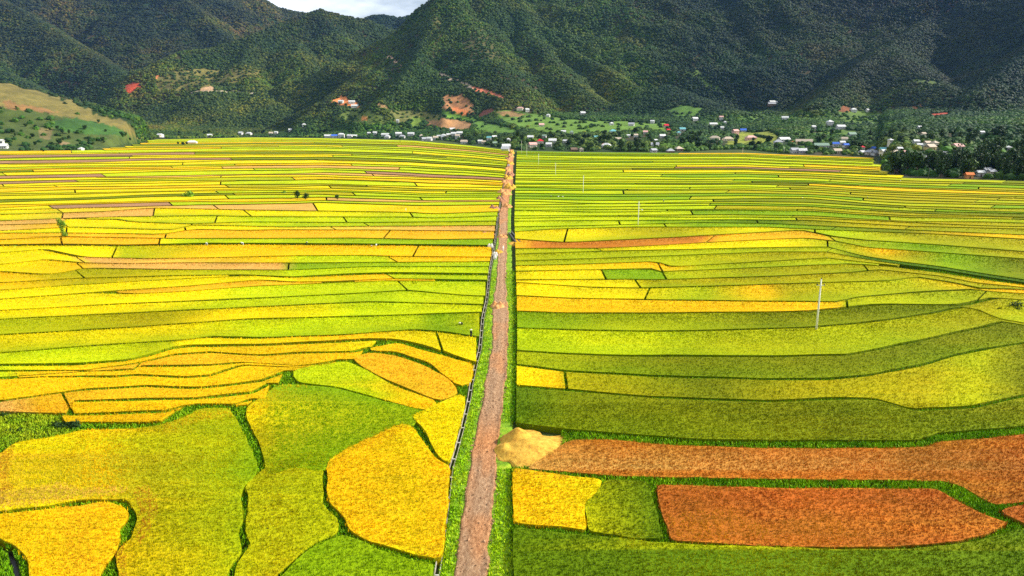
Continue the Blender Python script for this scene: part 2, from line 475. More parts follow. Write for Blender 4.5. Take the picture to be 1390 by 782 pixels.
# ------------------------------------------------------------------ road strip
ROADP = [(800,616,659.5),(740,621,664.5),(721,624,667.5),(690,627.5,671),(662,632,674),(640,636,675),(597,642,677),(562,649,682),(540,655,684),(506,661,688),(464,667.5,690),
         (440,667.6,690.5),(426,667.6,691),(395,671,688),(380,674,687),(354,675,688),(322,676.5,689),(290,677.5,689.5),(280,681,690.5),(267,681,691.5),(254,683,696),(228,687.5,696.5),(203,692,697),(200,692.5,696.5)]
CANAL = [(800,588.5),(782,592.5),(762,595.7),(721,601.5),(690,606),(651,610),(636,612),(612,619),(573,629.5),(540,637),(520,640),(498,645),(473,651.5),(430,655.5),(408,660.5),(387,663),(369,664.5),(351,668),(336,670.5),(315,674),(298,675.5),(270,680),(240,685.5),(215,691),(203,693)]
XR = [(800,699),(782,698.5),(762,698),(720,694),(640,695),(600,697),(540,697.5),(450,699),(400,698.5),(380,697.5),(340,697),(300,695.5),(250,697),(215,699),(203,700)]
def interp(tab, py, k=1):
    t = sorted(tab); return np.interp(py, [a[0] for a in t], [a[k] for a in t])
yy = np.concatenate([np.arange(800, 420, -6), np.arange(420, 300, -3), np.arange(300, 202, -1.0)]).astype(float)
def ribbon(name, xl, xr, z, mat, n=8, crown=0, amp=0, col=None, zf=None):
    L = np.array(gp(xl, yy, z)).T; R = np.array(gp(xr, yy, z)).T
    # resample finer along Y
    Ys = L[:, 1]; Yn = [Ys[0]]
    step = .8
    while Yn[-1] < Ys[-1]:
        Yn.append(Yn[-1] + max(step, Yn[-1]*.008))
    Yn = np.array(Yn[:-1])
    lx = np.interp(Yn, Ys, L[:, 0]); rx = np.interp(Yn, R[:, 1], R[:, 0])
    lx = lx + (fbm(Yn/3, Yn*0, 3, 1)-.5)*amp; rx = rx + (fbm(Yn/3, Yn*0+5, 3, 2)-.5)*amp
    t = np.linspace(0, 1, n+1)
    X = lx[:, None]*(1-t) + rx[:, None]*t
    Y = np.broadcast_to(Yn[:, None], X.shape)
    Z = z + crown*np.sin(np.pi*t)[None, :] + (fbm(X*1.2, Y*1.2, 3, 8)-.5)*.10
    if zf is not None: Z = Z + zf(X, Y, t[None, :])
    k = np.arange(X.size).reshape(X.shape)
    F = np.stack([k[:-1,:-1], k[:-1,1:], k[1:,1:], k[1:,:-1]], -1).reshape(-1, 4)
    return X, Y, Z, F, t
# grassy embankment with sloping sides
cx = interp(CANAL, yy); rx_ = interp(XR, yy)
X, Y, Z, F, t = ribbon('v', cx+2, rx_-2.5, .35, None, 14)
side = np.minimum(t, 1-t)[None, :]
Z = Z - .0
V = np.stack([X, Y, Z], -1).reshape(-1, 3)
k = np.arange(X.size).reshape(X.shape)
nb = X.size
Ls = np.stack([X[:, 0]-.02, Y[:, 0], Z[:, 0]*0-.3], -1); Rs = np.stack([X[:, -1]+.35, Y[:, -1], Z[:, -1]*0-.3], -1)
V = np.concatenate([V, Ls, Rs]); li = nb+np.arange(len(X)); ri = nb+len(X)+np.arange(len(X))
F2 = np.stack([li[:-1], k[:-1,0], k[1:,0], li[1:]], -1); F3 = np.stack([k[:-1,-1], ri[:-1], ri[1:], k[1:,-1]], -1)
tag(npmesh('road_verge', V, np.concatenate([F, F2, F3]), M['verge'], smooth=True), kind='structure')
VERGE = (X, Y, Z)
# dirt road with wheel ruts
rl = interp(ROADP, yy, 1); rr = interp(ROADP, yy, 2)
def ruts(X, Y, t):
    return -.07*(np.exp(-((t-.25)/.09)**2) + np.exp(-((t-.75)/.09)**2)) + .05
X, Y, Z, F, t = ribbon('r', rl, rr, .40, None, 16, .05, .75, zf=ruts)
Z[:, 0] = .25; Z[:, -1] = .25
Z = Z + (fbm(X*2.3, Y*.9, 3, 18)-.5)*.12
PXr, PYr = proj(X, Y, Z)
orange = np.clip(fbm(X*.35, Y*.10, 3, 51)*4-2.2, 0, .6)
orange = np.maximum(orange, np.exp(-((PYr-600)/26)**2)*.9)
orange = np.maximum(orange, np.clip((305-PYr)/40, 0, .9)+.3*np.exp(-((PYr-330)/14)**2))
col = np.array((1.12,.96,.72))*(1-orange[..., None]) + np.array((1.5,.92,.46))*orange[..., None]
tt = np.broadcast_to(t[None, :], X.shape)[..., None]
edg = np.clip(1-np.minimum(tt, 1-tt)/.14, 0, 1)*np.clip(fbm(X*.8, Y*.4, 2, 4)*2.4-.5, 0, 1)[..., None]
col = col*(1-edg) + np.array((1.35,.86,.42))*edg
col = col*(1 - .35*np.exp(-((tt-.9)/.07)**2)*np.clip(fbm(Y/9, Y*0, 2, 6)*3-.9, 0, 1)[..., None])
tag(npmesh('dirt_road', np.stack([X, Y, Z], -1).reshape(-1, 3), F, M['road'], col=col.reshape(-1, 3), smooth=True), kind='structure')

# loose stones and clods on the track
def rubble():
    import bmesh
    n = 3000; Yr = 55*np.exp(RS.rand(n)*math.log(420/55)); py_ = None
    py = np.interp(Yr, gp(np.full(len(yy), 690.0), yy, .4)[1], yy)
    a = interp(ROADP, py, 1); b_ = interp(ROADP, py, 2)
    e = RS.rand(n); side_ = RS.rand(n) < .5; t_ = np.where(RS.rand(n) < .35, np.where(side_, -.06+.14*e, 1.06-.14*e), e)
    x, y = gp(a + (b_-a)*t_, py, .42)
    r = RS.gamma(2.0, .028, n)*(1+Yr/300); r = np.clip(r, .02, .4)
    base = np.array([(1,0,0),(-.5,.87,0),(-.5,-.87,0),(0,0,.8),(.2,.1,-.5)])
    ang = RS.uniform(0, 6.28, n); ca, sa = np.cos(ang), np.sin(ang)
    B = base[None]*r[:, None, None]*RS.uniform(.7, 1.3, (n, 5, 3))
    V = np.stack([B[..., 0]*ca[:, None]-B[..., 1]*sa[:, None]+x[:, None], B[..., 0]*sa[:, None]+B[..., 1]*ca[:, None]+y[:, None], B[..., 2]+.44], -1).reshape(-1, 3)
    f = np.array([(0,1,3),(1,2,3),(2,0,3),(1,0,4),(2,1,4),(0,2,4)]); F = (f[None]+5*np.arange(n)[:, None, None]).reshape(-1, 3)
    c = srgb((160,122,90))*RS.uniform(.4, 1.4, (n, 1)); c = np.repeat(c, 5, 0)
    tag(npmesh('rubble', V, F, M['grassblade'], col=c), 'loose stones and clods scattered over the dirt road', 'rubble', kind='stuff')
rubble()
# ------------------------------------------------------------------ irrigation canal
cyy = np.arange(800, 214, -2.0); cxx = interp(CANAL, cyy)
CX, CY = gp(cxx, cyy, .5)
canal = empty('irrigation_canal', (0, 0, 0))
tag(canal, 'long narrow concrete irrigation canal with crossbars along the left side of the dirt road', 'canal')
def sweep(name, x0, x1, z0, z1, mat):
    n = len(CX); v = []; f = []
    for i in range(n):
        a = max(i-1, 0); b = min(i+1, n-1)
        dx, dy = CX[b]-CX[a], CY[b]-CY[a]; L = math.hypot(dx, dy); nx, ny = dy/L, -dx/L
        for (o_, z_) in ((x0, z0), (x1, z0), (x1, z1), (x0, z1)):
            v.append((CX[i]+nx*o_, CY[i]+ny*o_, z_))
    for i in range(n-1):
        for k_ in range(4):
            f.append((i*4+k_, i*4+(k_+1) % 4, (i+1)*4+(k_+1) % 4, (i+1)*4+k_))
    f += [(0,1,2,3), ((n-1)*4+3, (n-1)*4+2, (n-1)*4+1, (n-1)*4)]
    return npmesh(name, np.array(v), np.array(f), mat, canal)
sweep('canal_wall', -.27, -.19, -.3, .50, M['canal'])
sweep('canal_wall', .21, .26, -.3, .46, M['canal'])
sweep('water', -.19, .21, -.3, -.02, M['water'])
s = np.concatenate([[0], np.cumsum(np.hypot(np.diff(CX), np.diff(CY)))])
bar = MB(); bar.box(-.17, .19, -.08, .08, .40, .51); b0 = bar.build('crossbar', M['concrete'], canal)
far = MB(); nbar = 0
for q in np.arange(2.0, s[-1]-1, 4.5):
    x = np.interp(q, s, CX); y = np.interp(q, s, CY); x2 = np.interp(q+.5, s, CX); y2 = np.interp(q+.5, s, CY)
    a = math.atan2(-(x2-x), y2-y)
    if nbar < 100:
        o = b0 if nbar == 0 else b0.copy()
        if nbar: C.objects.link(o); o.parent = canal
        o.location = (x, y, 0); o.rotation_euler = (0, 0, a)
    else:
        far.box(x-.17, x+.19, y-.08, y+.08, .40, .51)
    nbar += 1
if far.v: tag(far.build('crossbars', M['concrete'], canal), kind='stuff')

# ------------------------------------------------------------------ rice plots
K = {'y':(242,218,6),'yo':(246,198,12),'o':(243,186,28),'l':(200,212,6),'lg':(142,174,8),'g':(104,132,8),'dg':(84,116,10),
     'ol':(132,140,6),'oy':(182,172,6),'gy':(186,190,8),'t':(228,176,84),'b':(208,130,40),'br':(192,106,36),'pu':(176,132,92),'gr':(90,130,14)}
NAMES = {'y':'bright yellow','yo':'golden yellow','o':'orange ripe','l':'lime green','lg':'fresh green','g':'green','dg':'dark green','ol':'olive',
         'oy':'olive yellow','gy':'yellowish green','t':'pale tan stubble','b':'rust brown','br':'reddish brown','pu':'grey brown stubble','gr':'grassy green'}
ALB = {k: srgb(v)*.80 for k, v in K.items()}
PLOTS = []   # dict(V,F,col, area_px, key, side, sample polygons)
ZC = .9
def gapw(Y): return .50 + .0056*Y
def kcol(spec, px):
    """spec: key or list of (px,key); colour along px"""
    if isinstance(spec, str): return np.broadcast_to(ALB[spec], (len(px), 3)).copy()
    xs = [a for a, _ in spec]; cs = np.array([ALB[k] for _, k in spec])
    px = np.asarray(px, float) + (fbm(np.asarray(px)/9.0, np.arange(len(px))*.37, 2, 61)-.5)*14
    i = np.clip(np.searchsorted(xs, px)-1, 0, len(xs)-2); xs_ = np.array(xs, float)
    t = np.clip((px-xs_[i])/np.maximum(xs_[i+1]-xs_[i], 1e-3), 0, 1); t = np.clip((t-.5)*1.25+.5, 0, 1)[:, None]
    return cs[i]*(1-t) + cs[i+1]*t
def kdom(spec, px):
    if isinstance(spec, str): return spec
    return min(spec, key=lambda a: abs(a[0]-px))[1]
def add_strip(xs, yb, yf, spec, side, shear=(0, 0), saw=None, skirt=None):
    xs = np.asarray(xs, float); yb = np.asarray(yb, float); yf = np.asarray(yf, float)
    XB, YB = gp(xs + np.linspace(shear[0], shear[1], len(xs)), yb, ZC)
    Ym = np.median(YB)
    sw = (.0 if Ym < 120 else min(1.25, .15 + (Ym-120)*.0016)) if saw is None else saw
    XF, YF = gp(xs, yf, ZC + sw)
    g = np.minimum(gapw(YF), (YB-YF)*.34)
    # wobble of the hand-made edges
    wob = (fbm(XB/6, YB/6, 2, 4)-.5)*np.minimum(.5, g*.5)
    YB2 = YB - g*.5 + wob; YF2 = YF + g*.5 + (fbm(XF/6, YF/6, 2, 14)-.5)*np.minimum(.5, g*.5)
    # trim sides
    gx = min(.5, .15+Ym*.0008)
    XB = XB.copy(); XF = XF.copy()
    XB[0] += gx; XF[0] += gx; XB[-1] -= gx; XF[-1] -= gx
    nd = 2 if Ym > 250 else 6
    t = np.linspace(0, 1, nd+1)
    X = XB[:, None]*(1-t) + XF[:, None]*t; Y = YB2[:, None]*(1-t) + YF2[:, None]*t
    Z = np.broadcast_to(ZC + sw*t, X.shape)
    n = len(xs); k = np.arange(X.size).reshape(X.shape)
    col = np.repeat(kcol(spec, xs)[:, None, :], nd+1, 1)
    vgk = .0
    if side == 'L' and Ym < 420 and kdom(spec, xs[n//2]) in ('y','l','gy','lg') and yf.mean() < 478: vgk = random.choice((0, .15, .4, .6))
    if side == 'R' and Ym < 420 and kdom(spec, xs[n//2]) in ('y','l','gy','ol','oy'): vgk = random.choice((0, .2, .4))
    tv = (t[None, :]**2)[..., None]*vgk
    col = col*(1-tv) + ALB['lg']*.9*tv
    low = (fbm(X/11, Y/11, 3, 33)-.5)[..., None]
    col = col*(1 + low*.35)
    V = np.stack([X, Y, Z], -1).reshape(-1, 3); F = [np.stack([k[:-1,1:], k[1:,1:], k[1:,:-1], k[:-1,:-1]], -1).reshape(-1, 4)]
    ring = np.concatenate([k[:, -1], k[::-1, 0][0:], []]).astype(int)
    ring = np.concatenate([k[:, -1], k[-1, -2::-1], k[-2::-1, 0], k[0, 1:-1]]).astype(int)
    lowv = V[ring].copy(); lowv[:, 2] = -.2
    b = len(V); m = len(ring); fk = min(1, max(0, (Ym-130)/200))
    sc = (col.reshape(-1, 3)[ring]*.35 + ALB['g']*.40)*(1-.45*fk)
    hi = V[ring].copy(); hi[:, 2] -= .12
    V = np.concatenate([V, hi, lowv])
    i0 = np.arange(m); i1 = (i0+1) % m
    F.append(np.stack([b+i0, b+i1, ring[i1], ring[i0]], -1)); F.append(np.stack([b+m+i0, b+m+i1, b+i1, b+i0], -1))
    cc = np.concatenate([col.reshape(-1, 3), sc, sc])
    poly = np.concatenate([np.stack([XB, YB2], -1), np.stack([XF, YF2], -1)[::-1]])
    pa = np.trapezoid(yf-yb, xs) if hasattr(np, 'trapezoid') else np.trapz(yf-yb, xs)
    inframe = max(0, min(xs[-1], 1390)-max(xs[0], 0))/max(1e-3, xs[-1]-xs[0])
    PLOTS.append(dict(vg=(vgk, XB, YB2, YF2), V=V, F=F, col=cc, area=float(pa*inframe), key=kdom(spec, xs[n//2]), side=side, poly=poly, Y=float(Ym), spec=spec, zt=ZC+sw*.5,
                      px=float(xs.mean()), py=float((yb+yf).mean()/2)))
def add_poly(pts, spec, side, inset=-.20, z=ZC, name=None, vspec=None):
    z = z + .006*(len(PLOTS) % 9)
    P = np.array(pts, float)
    # densify
    Q = []
    for i in range(len(P)):
        a, b = P[i], P[(i+1) % len(P)]; m = max(1, int(np.hypot(*(b-a))/7))
        for j in range(m): Q.append(a + (b-a)*j/m)
    Q = np.array(Q)
    # smooth the traced corners a little
    Q = .25*np.roll(Q, 1, 0) + .5*Q + .25*np.roll(Q, -1, 0)
    X, Y = gp(Q[:, 0], Q[:, 1], z)
    G = np.stack([X, Y], -1)
    A = .5*np.sum(G[:, 0]*np.roll(G[:, 1], -1) - np.roll(G[:, 0], -1)*G[:, 1])
    if A < 0: G = G[::-1]; Q = Q[::-1]
    d = np.roll(G, -1, 0) - np.roll(G, 1, 0); L = np.hypot(d[:, 0], d[:, 1])+1e-9
    nrm = np.stack([-d[:, 1]/L, d[:, 0]/L], -1)
    G = G + nrm*(inset + (fbm(G[:, 0]/1.5, G[:, 1]/1.5, 2, 4)-.5)[:, None]*.35)
    tess = tessellate_polygon([[Vector((a, b, 0)) for a, b in G]])
    n = len(G)
    col = kcol(spec, Q[:, 0])
    V = np.concatenate([np.c_[G, np.full(n, z)], np.c_[G - nrm*.02, np.full(n, z-.12)], np.c_[G - nrm*.05, np.full(n, -.2)]])
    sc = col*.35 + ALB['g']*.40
    T = np.array([t for t in tess])
    # orient up
    e1 = G[T[:, 1]]-G[T[:, 0]]; e2 = G[T[:, 2]]-G[T[:, 0]]
    flip = (e1[:, 0]*e2[:, 1]-e1[:, 1]*e2[:, 0]) < 0
    T[flip] = T[flip][:, ::-1]
    i0 = np.arange(n); i1 = (i0+1) % n
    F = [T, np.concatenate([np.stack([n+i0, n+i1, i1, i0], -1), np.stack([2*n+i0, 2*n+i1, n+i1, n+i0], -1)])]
    pa = abs(.5*np.sum(Q[:, 0]*np.roll(Q[:, 1], -1) - np.roll(Q[:, 0], -1)*Q[:, 1]))
    PLOTS.append(dict(V=V, F=F, col=np.concatenate([col, sc, sc]), area=pa, key=kdom(spec, Q[:, 0].mean()), side=side, poly=G, Y=float(G[:, 1].mean()),
                      spec=spec, zt=z, px=float(Q[:, 0].mean()), py=float(Q[:, 1].mean()), label=name))

# --- traced near plots
add_poly([(502,473),(538,465.8),(642,495),(637,521),(625,524),(583,491),(538,476),(504,475)], 'yo', 'L', name='long golden wedge plot pointing at the canal, just above the big orange oval plot')
add_poly([(479,487),(499,479),(533,482.7),(572,495.4),(608.6,515),(622.6,533),(597,543),(569,532),(527,515),(499,499.6)], 'o', 'L', name='orange oval plot between two dark bunds left of the canal')
add_poly([(398,503),(423,497),(471,490.5),(490,500),(512,512),(540,527),(569,537),(594,546),(578,556.7),(527,543),(488,532),(457,523.5),(404,518)], [(398,'l'),(500,'l'),(545,'yo'),(600,'yo')], 'L', name='narrow tapering plot, lime green turning golden towards the canal')
add_poly([(336,552),(372,526),(386,520.7),(454,526),(488,535),(527,546),(578,557),(572,566),(556,580),(510,596),(480,612),(455,628),(440,640),(400,634),(362,645),(357,612),(343,582),(333,562)], [(330,'y'),(350,'oy'),(380,'lg'),(570,'lg')], 'L', z=.84, name='large fresh green plot in the middle of the left side, right of the weedy ditch', inset=0)
add_poly([(446,626),(479,606),(544,576),(556,577),(566,589),(577,606),(586,622),(608.6,633),(604,690),(597,757),(572,753),(499,731),(476,717),(468,697),(451,683),(445,671.7),(447,646)], [(440,'yo'),(500,'yo'),(560,'y'),(600,'yo')], 'L', name='large golden plot with a curved green ditch on its left, beside the canal')
add_poly([(556,565),(597,546),(625,533),(634,538),(631,555),(611,629),(600,626),(591,614),(581,595),(571,577)], 'y', 'L', name='bright yellow plot between a short dark ditch and the canal', inset=.12)
add_poly([(331,660),(361,634),(400,618),(446,612),(438,638),(437,657.7),(441,669),(437,683),(462,708),(461,721),(425,737),(402,756),(372,783),(355,805),(314,805),(321,764.6),(341,738),(332,722),(335,702.7),(338,671.7)], [(320,'gy'),(370,'oy'),(440,'gy')], 'L', name='yellowish green plot between the two winding ditches at the bottom', inset=0, z=.80)
add_poly([(464,725),(488,732),(510,743),(555,757),(592,764),(586,800),(364,800),(372,789),(404,757),(427,740)], 'lg', 'L', name='fresh green plot at the bottom edge beside the canal', inset=.1)
add_poly([(4,616),(22,601),(59,596),(112,585),(191,582),(219,577),(239,572),(262,562),(270,555),(312,555),(318,567.6),(332,595.7),(346,627),(347,643),(328,658),(322,674.5),(328,686),(326,708),(319,722),(325,742),(326,748),(308,770),(304,800),(166,800),(163,759),(161,748),(180,731),(192,703),(184,686),(172,676),(112.6,676),(56,686),(-10,692),(-150,700),(-150,625)], [(-20,'o'),(20,'y'),(70,'y'),(130,'yo'),(200,'oy'),(300,'gy'),(350,'lg')], 'L', name='very large lower left plot, yellow turning green, above the hooked green bund')
add_poly([(-150,706),(-10,700),(56,693),(112.6,687),(146,681.6),(166,690),(173,702.7),(158,717),(159,739),(150,753),(136,770),(131,800),(44,800),(43,759),(25,739),(-10,722),(-150,718)], [(-20,'yo'),(60,'yo'),(100,'o'),(160,'yo')], 'L', name='golden orange plot in the lower left corner inside the hooked green bund')
# fallen, browner rice at the corners of the big plot
add_poly([(696,634),(746,642),(819.5,650.6),(811,669),(793,683),(798,719),(696,709)], [(695,'yo'),(760,'yo'),(820,'y')], 'R', name='golden block of ripe rice right of the road below the sand heap', inset=.05)
add_poly([(819.5,651),(878,652.5),(886,672),(897,717),(902,730),(864,731),(798,720),(793,683),(811,669)], [(795,'gy'),(830,'ol'),(900,'g')], 'R', name='small green block between the golden rice and the reddish brown plot', inset=.02)
add_poly([(889,657),(957,658.5),(1040,661.5),(1181,662.5),(1270,662),(1316,687),(1345,701),(1373,710),(1349.5,723),(1307,734),(1237,742),(1152,743.5),(1040,742),(971,738),(910,734),(903,714),(893,684)], [(885,'br'),(950,'b'),(1040,'br'),(1100,'b'),(1200,'b'),(1280,'br'),(1380,'b')], 'R', name='large reddish brown plot near the bottom right, lower of the two brown ones', inset=.15)
add_poly([(775,596),(831,596.5),(915,604),(1040,607.5),(1209,608),(1259,605.6),(1276,598.6),(1321,595.8),(1400,588),(1600,575),(1600,668),(1400,681),(1353,686),(1338,680),(1307,661),(1285,653.5),(1181,652),(1040,650.5),(887,647.5),(814,645),(760,640),(712,636),(730,624),(748,612),(764,601)], [(700,'t'),(775,'b'),(900,'b'),(1000,'b'),(1050,'b'),(1300,'b'),(1390,'br')], 'R', z=.68, name='long rust brown plot running right from the sand heap, upper of the two brown ones', inset=.15)
add_poly([(1361,694),(1400,684),(1600,672),(1600,730),(1400,713)], 'br', 'R', name='small brown corner plot at the right edge')
add_poly([(698,717),(760,724),(830,731),(904,738),(971,742),(1040,743.5),(1152,747.5),(1237,746.5),(1307,739.5),(1352,729),(1376,721),(1400,718),(1600,740),(1600,800),(702,800)], [(700,'g'),(800,'g'),(1000,'gy'),(1200,'ol'),(1390,'g')], 'R', name='long green plot along the bottom edge right of the road')

# --- strips between traced bunds
def edge_line(x): return np.interp(x, [p[0] for p in EDGE], [p[1] for p in EDGE])
def xl_(py): return np.interp(py, [204,300,336,380,430,473,520],[691.5,674.5,669,662.5,653.5,648.5,638])
def xr_(py): return interp(XR, py)+1.5
def do_strips(lines, specs, side, cuts=None, x0=-150, x1=1560, thr=2.0, step=14, autocut=None, xmax=None, endshear=0):
    xs = np.arange(x0, x1+.1, step)
    Y = []
    for ln in lines:
        if callable(ln): Y.append(ln(xs)); continue
        a = sorted(ln); Y.append(np.interp(xs, [p[0] for p in a], [p[1] for p in a]))
    for i in range(len(lines)-1):
        yb, yf = Y[i], Y[i+1]
        ym = (yb+yf)/2
        if side == 'L': ok = xs < xl_(ym)
        else: ok = xs > xr_(ym)
        ok &= (yf-yb) > thr
        if xmax: ok &= xs <= xmax[i]
        ok &= yf > edge_line(xs) + 2.0*thr
        # exact road end
        idxs = np.where(ok)[0]
        if len(idxs) < 2: continue
        runs = np.split(idxs, np.where(np.diff(idxs) > 1)[0]+1)
        spec = specs[i]
        cl = list((cuts or {}).get(i, []))
        plotwise = (not callable(spec)) and (not isinstance(spec, str)) and float(np.median(yf[ok])) < 470
        if False:
            for (xa_, ka_), (xb_, kb_) in zip(spec[:-1], spec[1:]):
                xm_ = (xa_+xb_)/2
                if ka_ != kb_ and all(abs(c-xm_) > 45 for c in cl): cl.append(xm_)
        for r in runs:
            if len(r) < 2: continue
            xa, xb = xs[r[0]], xs[r[-1]]
            if side == 'L' and r[-1] < len(xs)-1 and xs[r[-1]+1] >= xl_(ym[r[-1]]): xb = float(xl_(ym[r[-1]]))
            if side == 'R' and r[0] > 0 and xs[r[0]-1] <= xr_(ym[r[0]]): xa = float(xr_(ym[r[0]]))
            cc = [c for c in cl if xa+8 < c < xb-8]
            if autocut:
                x = xa + random.uniform(*autocut)
                while x < xb - autocut[0]*.5:
                    if all(abs(x-c) > 30 for c in cc): cc.append(x)
                    x += random.uniform(*autocut)
            ed = [xa] + sorted(cc) + [xb]
            shs = [0] + [random.choice((-1,1))*random.uniform(3, 11)*min(1, float(np.median(yf[r]-yb[r]))/9) for _ in ed[1:-1]] + [endshear]
            for j in range(len(ed)-1):
                m = max(2, int((ed[j+1]-ed[j])/step)+1)
                q = np.linspace(ed[j], ed[j+1], m)
                b_ = np.interp(q, xs, yb); f_ = np.interp(q, xs, yf)
                sp = spec(q.mean(), float((b_+f_).mean()/2)) if callable(spec) else (kdom(spec, q.mean()) if plotwise and q[-1]-q[0] < 170 else spec)
                add_strip(q, b_, f_, sp, side, (shs[j], shs[j+1]))
# left, lower block (bund lines front to back listed far to near)
LL = [
 [(-150,335),(0,334),(76,333),(166,334),(281,332),(330,332),(499,333),(665,335)],
 [(-150,345),(0,343),(60,338),(112,349),(200,351),(280,350),(403,347),(499,346.6),(538,348),(668,349)],
 [(-150,360),(0,359),(60,352),(112,357),(169,357.8),(253,356.7),(400,357),(668,355)],
 [(-150,368),(0,368.5),(67,373),(110,364),(250,366),(397,366.5),(499,362),(665,362)],
 [(-150,385),(0,384),(98,378),(250,374),(330,373),(393,376),(485,371),(534,370),(665,371.5)],
 [(-150,398),(0,394),(98,387),(200,381),(281,377),(350,373.5),(400,377),(485,373),(534,372),(665,373.5)],
 [(-150,414),(0,406),(135,396.3),(253,388.4),(350,380),(400,383),(442,382.6),(534,378.4),(656,380.5)],
 [(-150,414.5),(0,406.5),(135,397),(180,399),(253,395.5),(350,388.4),(524,381),(656,382)],
 [(-150,430),(0,421.6),(163,412.4),(250,409),(350,404.8),(460,399.5),(552,394),(628,401),(660,402)],
 [(-150,442),(0,433.5),(169,425),(350,416.6),(500,409.5),(659,413.8)],
 [(-150,466),(0,454.6),(169,444.7),(330,433.5),(470,430),(652,424)],
 [(-150,492),(0,479),(135,468.6),(253,461.6),(281,457.4),(350,458.8),(470,454.6),(560,447.5),(600,450),(650,457.4)],
 [(-150,500),(0,494.8),(98,494),(169,489),(203,480),(231,471.4),(253,468.6),(350,467.8),(499,460),(541,461),(580,470),(645,492)],
]
SL = [
 [(0,'y'),(145,'y'),(160,'gy'),(300,'yo'),(420,'yo'),(660,'yo')],
 [(0,'y'),(110,'y'),(115,'t'),(380,'yo'),(410,'l'),(530,'l'),(545,'yo'),(660,'yo')],
 [(0,'y'),(100,'yo'),(160,'t'),(380,'t'),(395,'lg'),(665,'l')],
 [(0,'yo'),(120,'oy'),(385,'gy'),(400,'l'),(665,'l')],
 [(0,'yo'),(120,'oy'),(340,'y'),(400,'y'),(660,'l')],
 [(0,'y'),(350,'y'),(480,'yo'),(534,'yo'),(536,'l'),(660,'l')],
 [(0,'y'),(160,'o'),(350,'o'),(500,'yo')],
 [(0,'y'),(250,'y'),(340,'l'),(500,'l'),(560,'l'),(660,'l')],
 [(0,'y'),(200,'y'),(330,'l'),(660,'l')],
 [(0,'gy'),(200,'oy'),(350,'y'),(500,'l'),(660,'l')],
 [(0,'y'),(220,'y'),(350,'l'),(560,'l'),(590,'lg'),(660,'gy')],
 [(0,'l'),(120,'l'),(230,'gy'),(250,'y'),(480,'yo'),(580,'y'),(650,'y')],
]
do_strips(LL, SL, 'L', cuts={0:[150,560],1:[112,538],2:[110,390],3:[112],4:[396],5:[534],7:[552],8:[],9:[],10:[],11:[600]}, x0=-150, x1=690)
# left, the wavy golden terraces
LW = [
 [(-150,502),(0,496),(98,495),(169,490),(203,482),(231,473),(253,470),(350,469),(414,466),(499,461.5),(516,462)],
 [(-150,510),(0,503),(112,503.5),(183,492.5),(231,481.3),(281,478),(310,480),(350,481.9),(414,478.5),(476,477),(497,472)],
 [(-150,520),(0,513),(112,504),(180,501),(186,496.8),(240,496.5),(281,495.4),(330,492),(400,496.8),(423,494.8),(457,488.3)],
 [(-150,521),(0,513.5),(56,511),(152,511),(183,508.5),(248,512),(281,509.6),(318,497),(330,495),(400,498),(420,498)],
 [(-150,552),(0,544.6),(51,537.6),(112,529),(197,524),(267,526.3),(310,522),(350,516.5),(372,508),(385,503)],
 [(-150,566),(0,560),(51,562),(91,562),(96,544.6),(197,541.8),(262,541),(338,533),(360,521)],
 [(-150,566.5),(0,560.5),(90,563),(169,560),(217,558.7),(245,551.6),(264,548.8),(315,550),(334,543)],
 [(-150,567),(0,561),(80,564),(84,574),(197,574.5),(216,572),(245,552.6),(264,549.8),(315,550.5)],
]
do_strips(LW, [[(0,'l'),(60,'y'),(110,'yo'),(400,'yo'),(500,'y')],[(0,'l'),(40,'yo'),(180,'o'),(480,'yo')],'yo','yo',[(0,'t'),(60,'o'),(330,'yo')],'yo','yo'], 'L',
          cuts={0:[], 1:[184], 3:[], 4:[92], 5:[], 6:[]}, x0=-150, x1=520, thr=1.3, step=6, xmax=[505,490,455,420,383,360,338], endshear=9)
# left, mid field (traced) 
LM = [
 lambda x: np.interp(x, [-150,0,250,262,400,434,575,676],[291,285,278.5,278,276,274.5,279,277.5]),
 [(-150,294),(0,291),(138,287),(205,282),(330,284.7),(560,288),(586,290),(675,287)],
 [(-150,301),(0,299.6),(93,296),(160,294),(281,292.5),(350,294),(560,294.5),(586,296),(675,293)],
 [(-150,308),(0,305),(79,303),(93,297),(160,297.5),(177,301),(259,304),(330,301),(500,302),(668,300)],
 [(-150,314),(0,313),(96,308),(233,312),(259,305),(386,308),(500,307),(668,306)],
 [(-150,318),(0,316.5),(82,316),(169,317),(219,318),(259,311),(330,312.4),(386,311.7),(500,312),(668,313.6)],
 [(-150,326),(0,325),(79,321),(225,323.5),(330,323.5),(485,323),(583,325),(670,324)],
 [(-150,333),(0,332),(76,331),(166,332.5),(281,330),(330,330),(499,331),(667,333)],
]
do_strips(LM, [[(0,'y'),(330,'t'),(420,'y'),(660,'yo')],[(0,'y'),(180,'t'),(340,'y'),(660,'l')],[(0,'t'),(85,'t'),(95,'y'),(400,'l'),(660,'l')],[(0,'t'),(85,'o'),(95,'y'),(300,'y'),(350,'l'),(660,'gy')],
               [(0,'y'),(300,'y'),(660,'t')],[(0,'o'),(85,'o'),(200,'o'),(260,'o'),(400,'o'),(660,'o')],[(0,'yo'),(100,'o'),(210,'y'),(230,'l'),(660,'lg')]], 'L',
          cuts={0:[82,295,430],1:[82,206,340,560],2:[86,290,470],3:[90,259,500],4:[88,250,455],5:[86,222,520],6:[82,214]}, x0=-150, x1=700, thr=1.6)
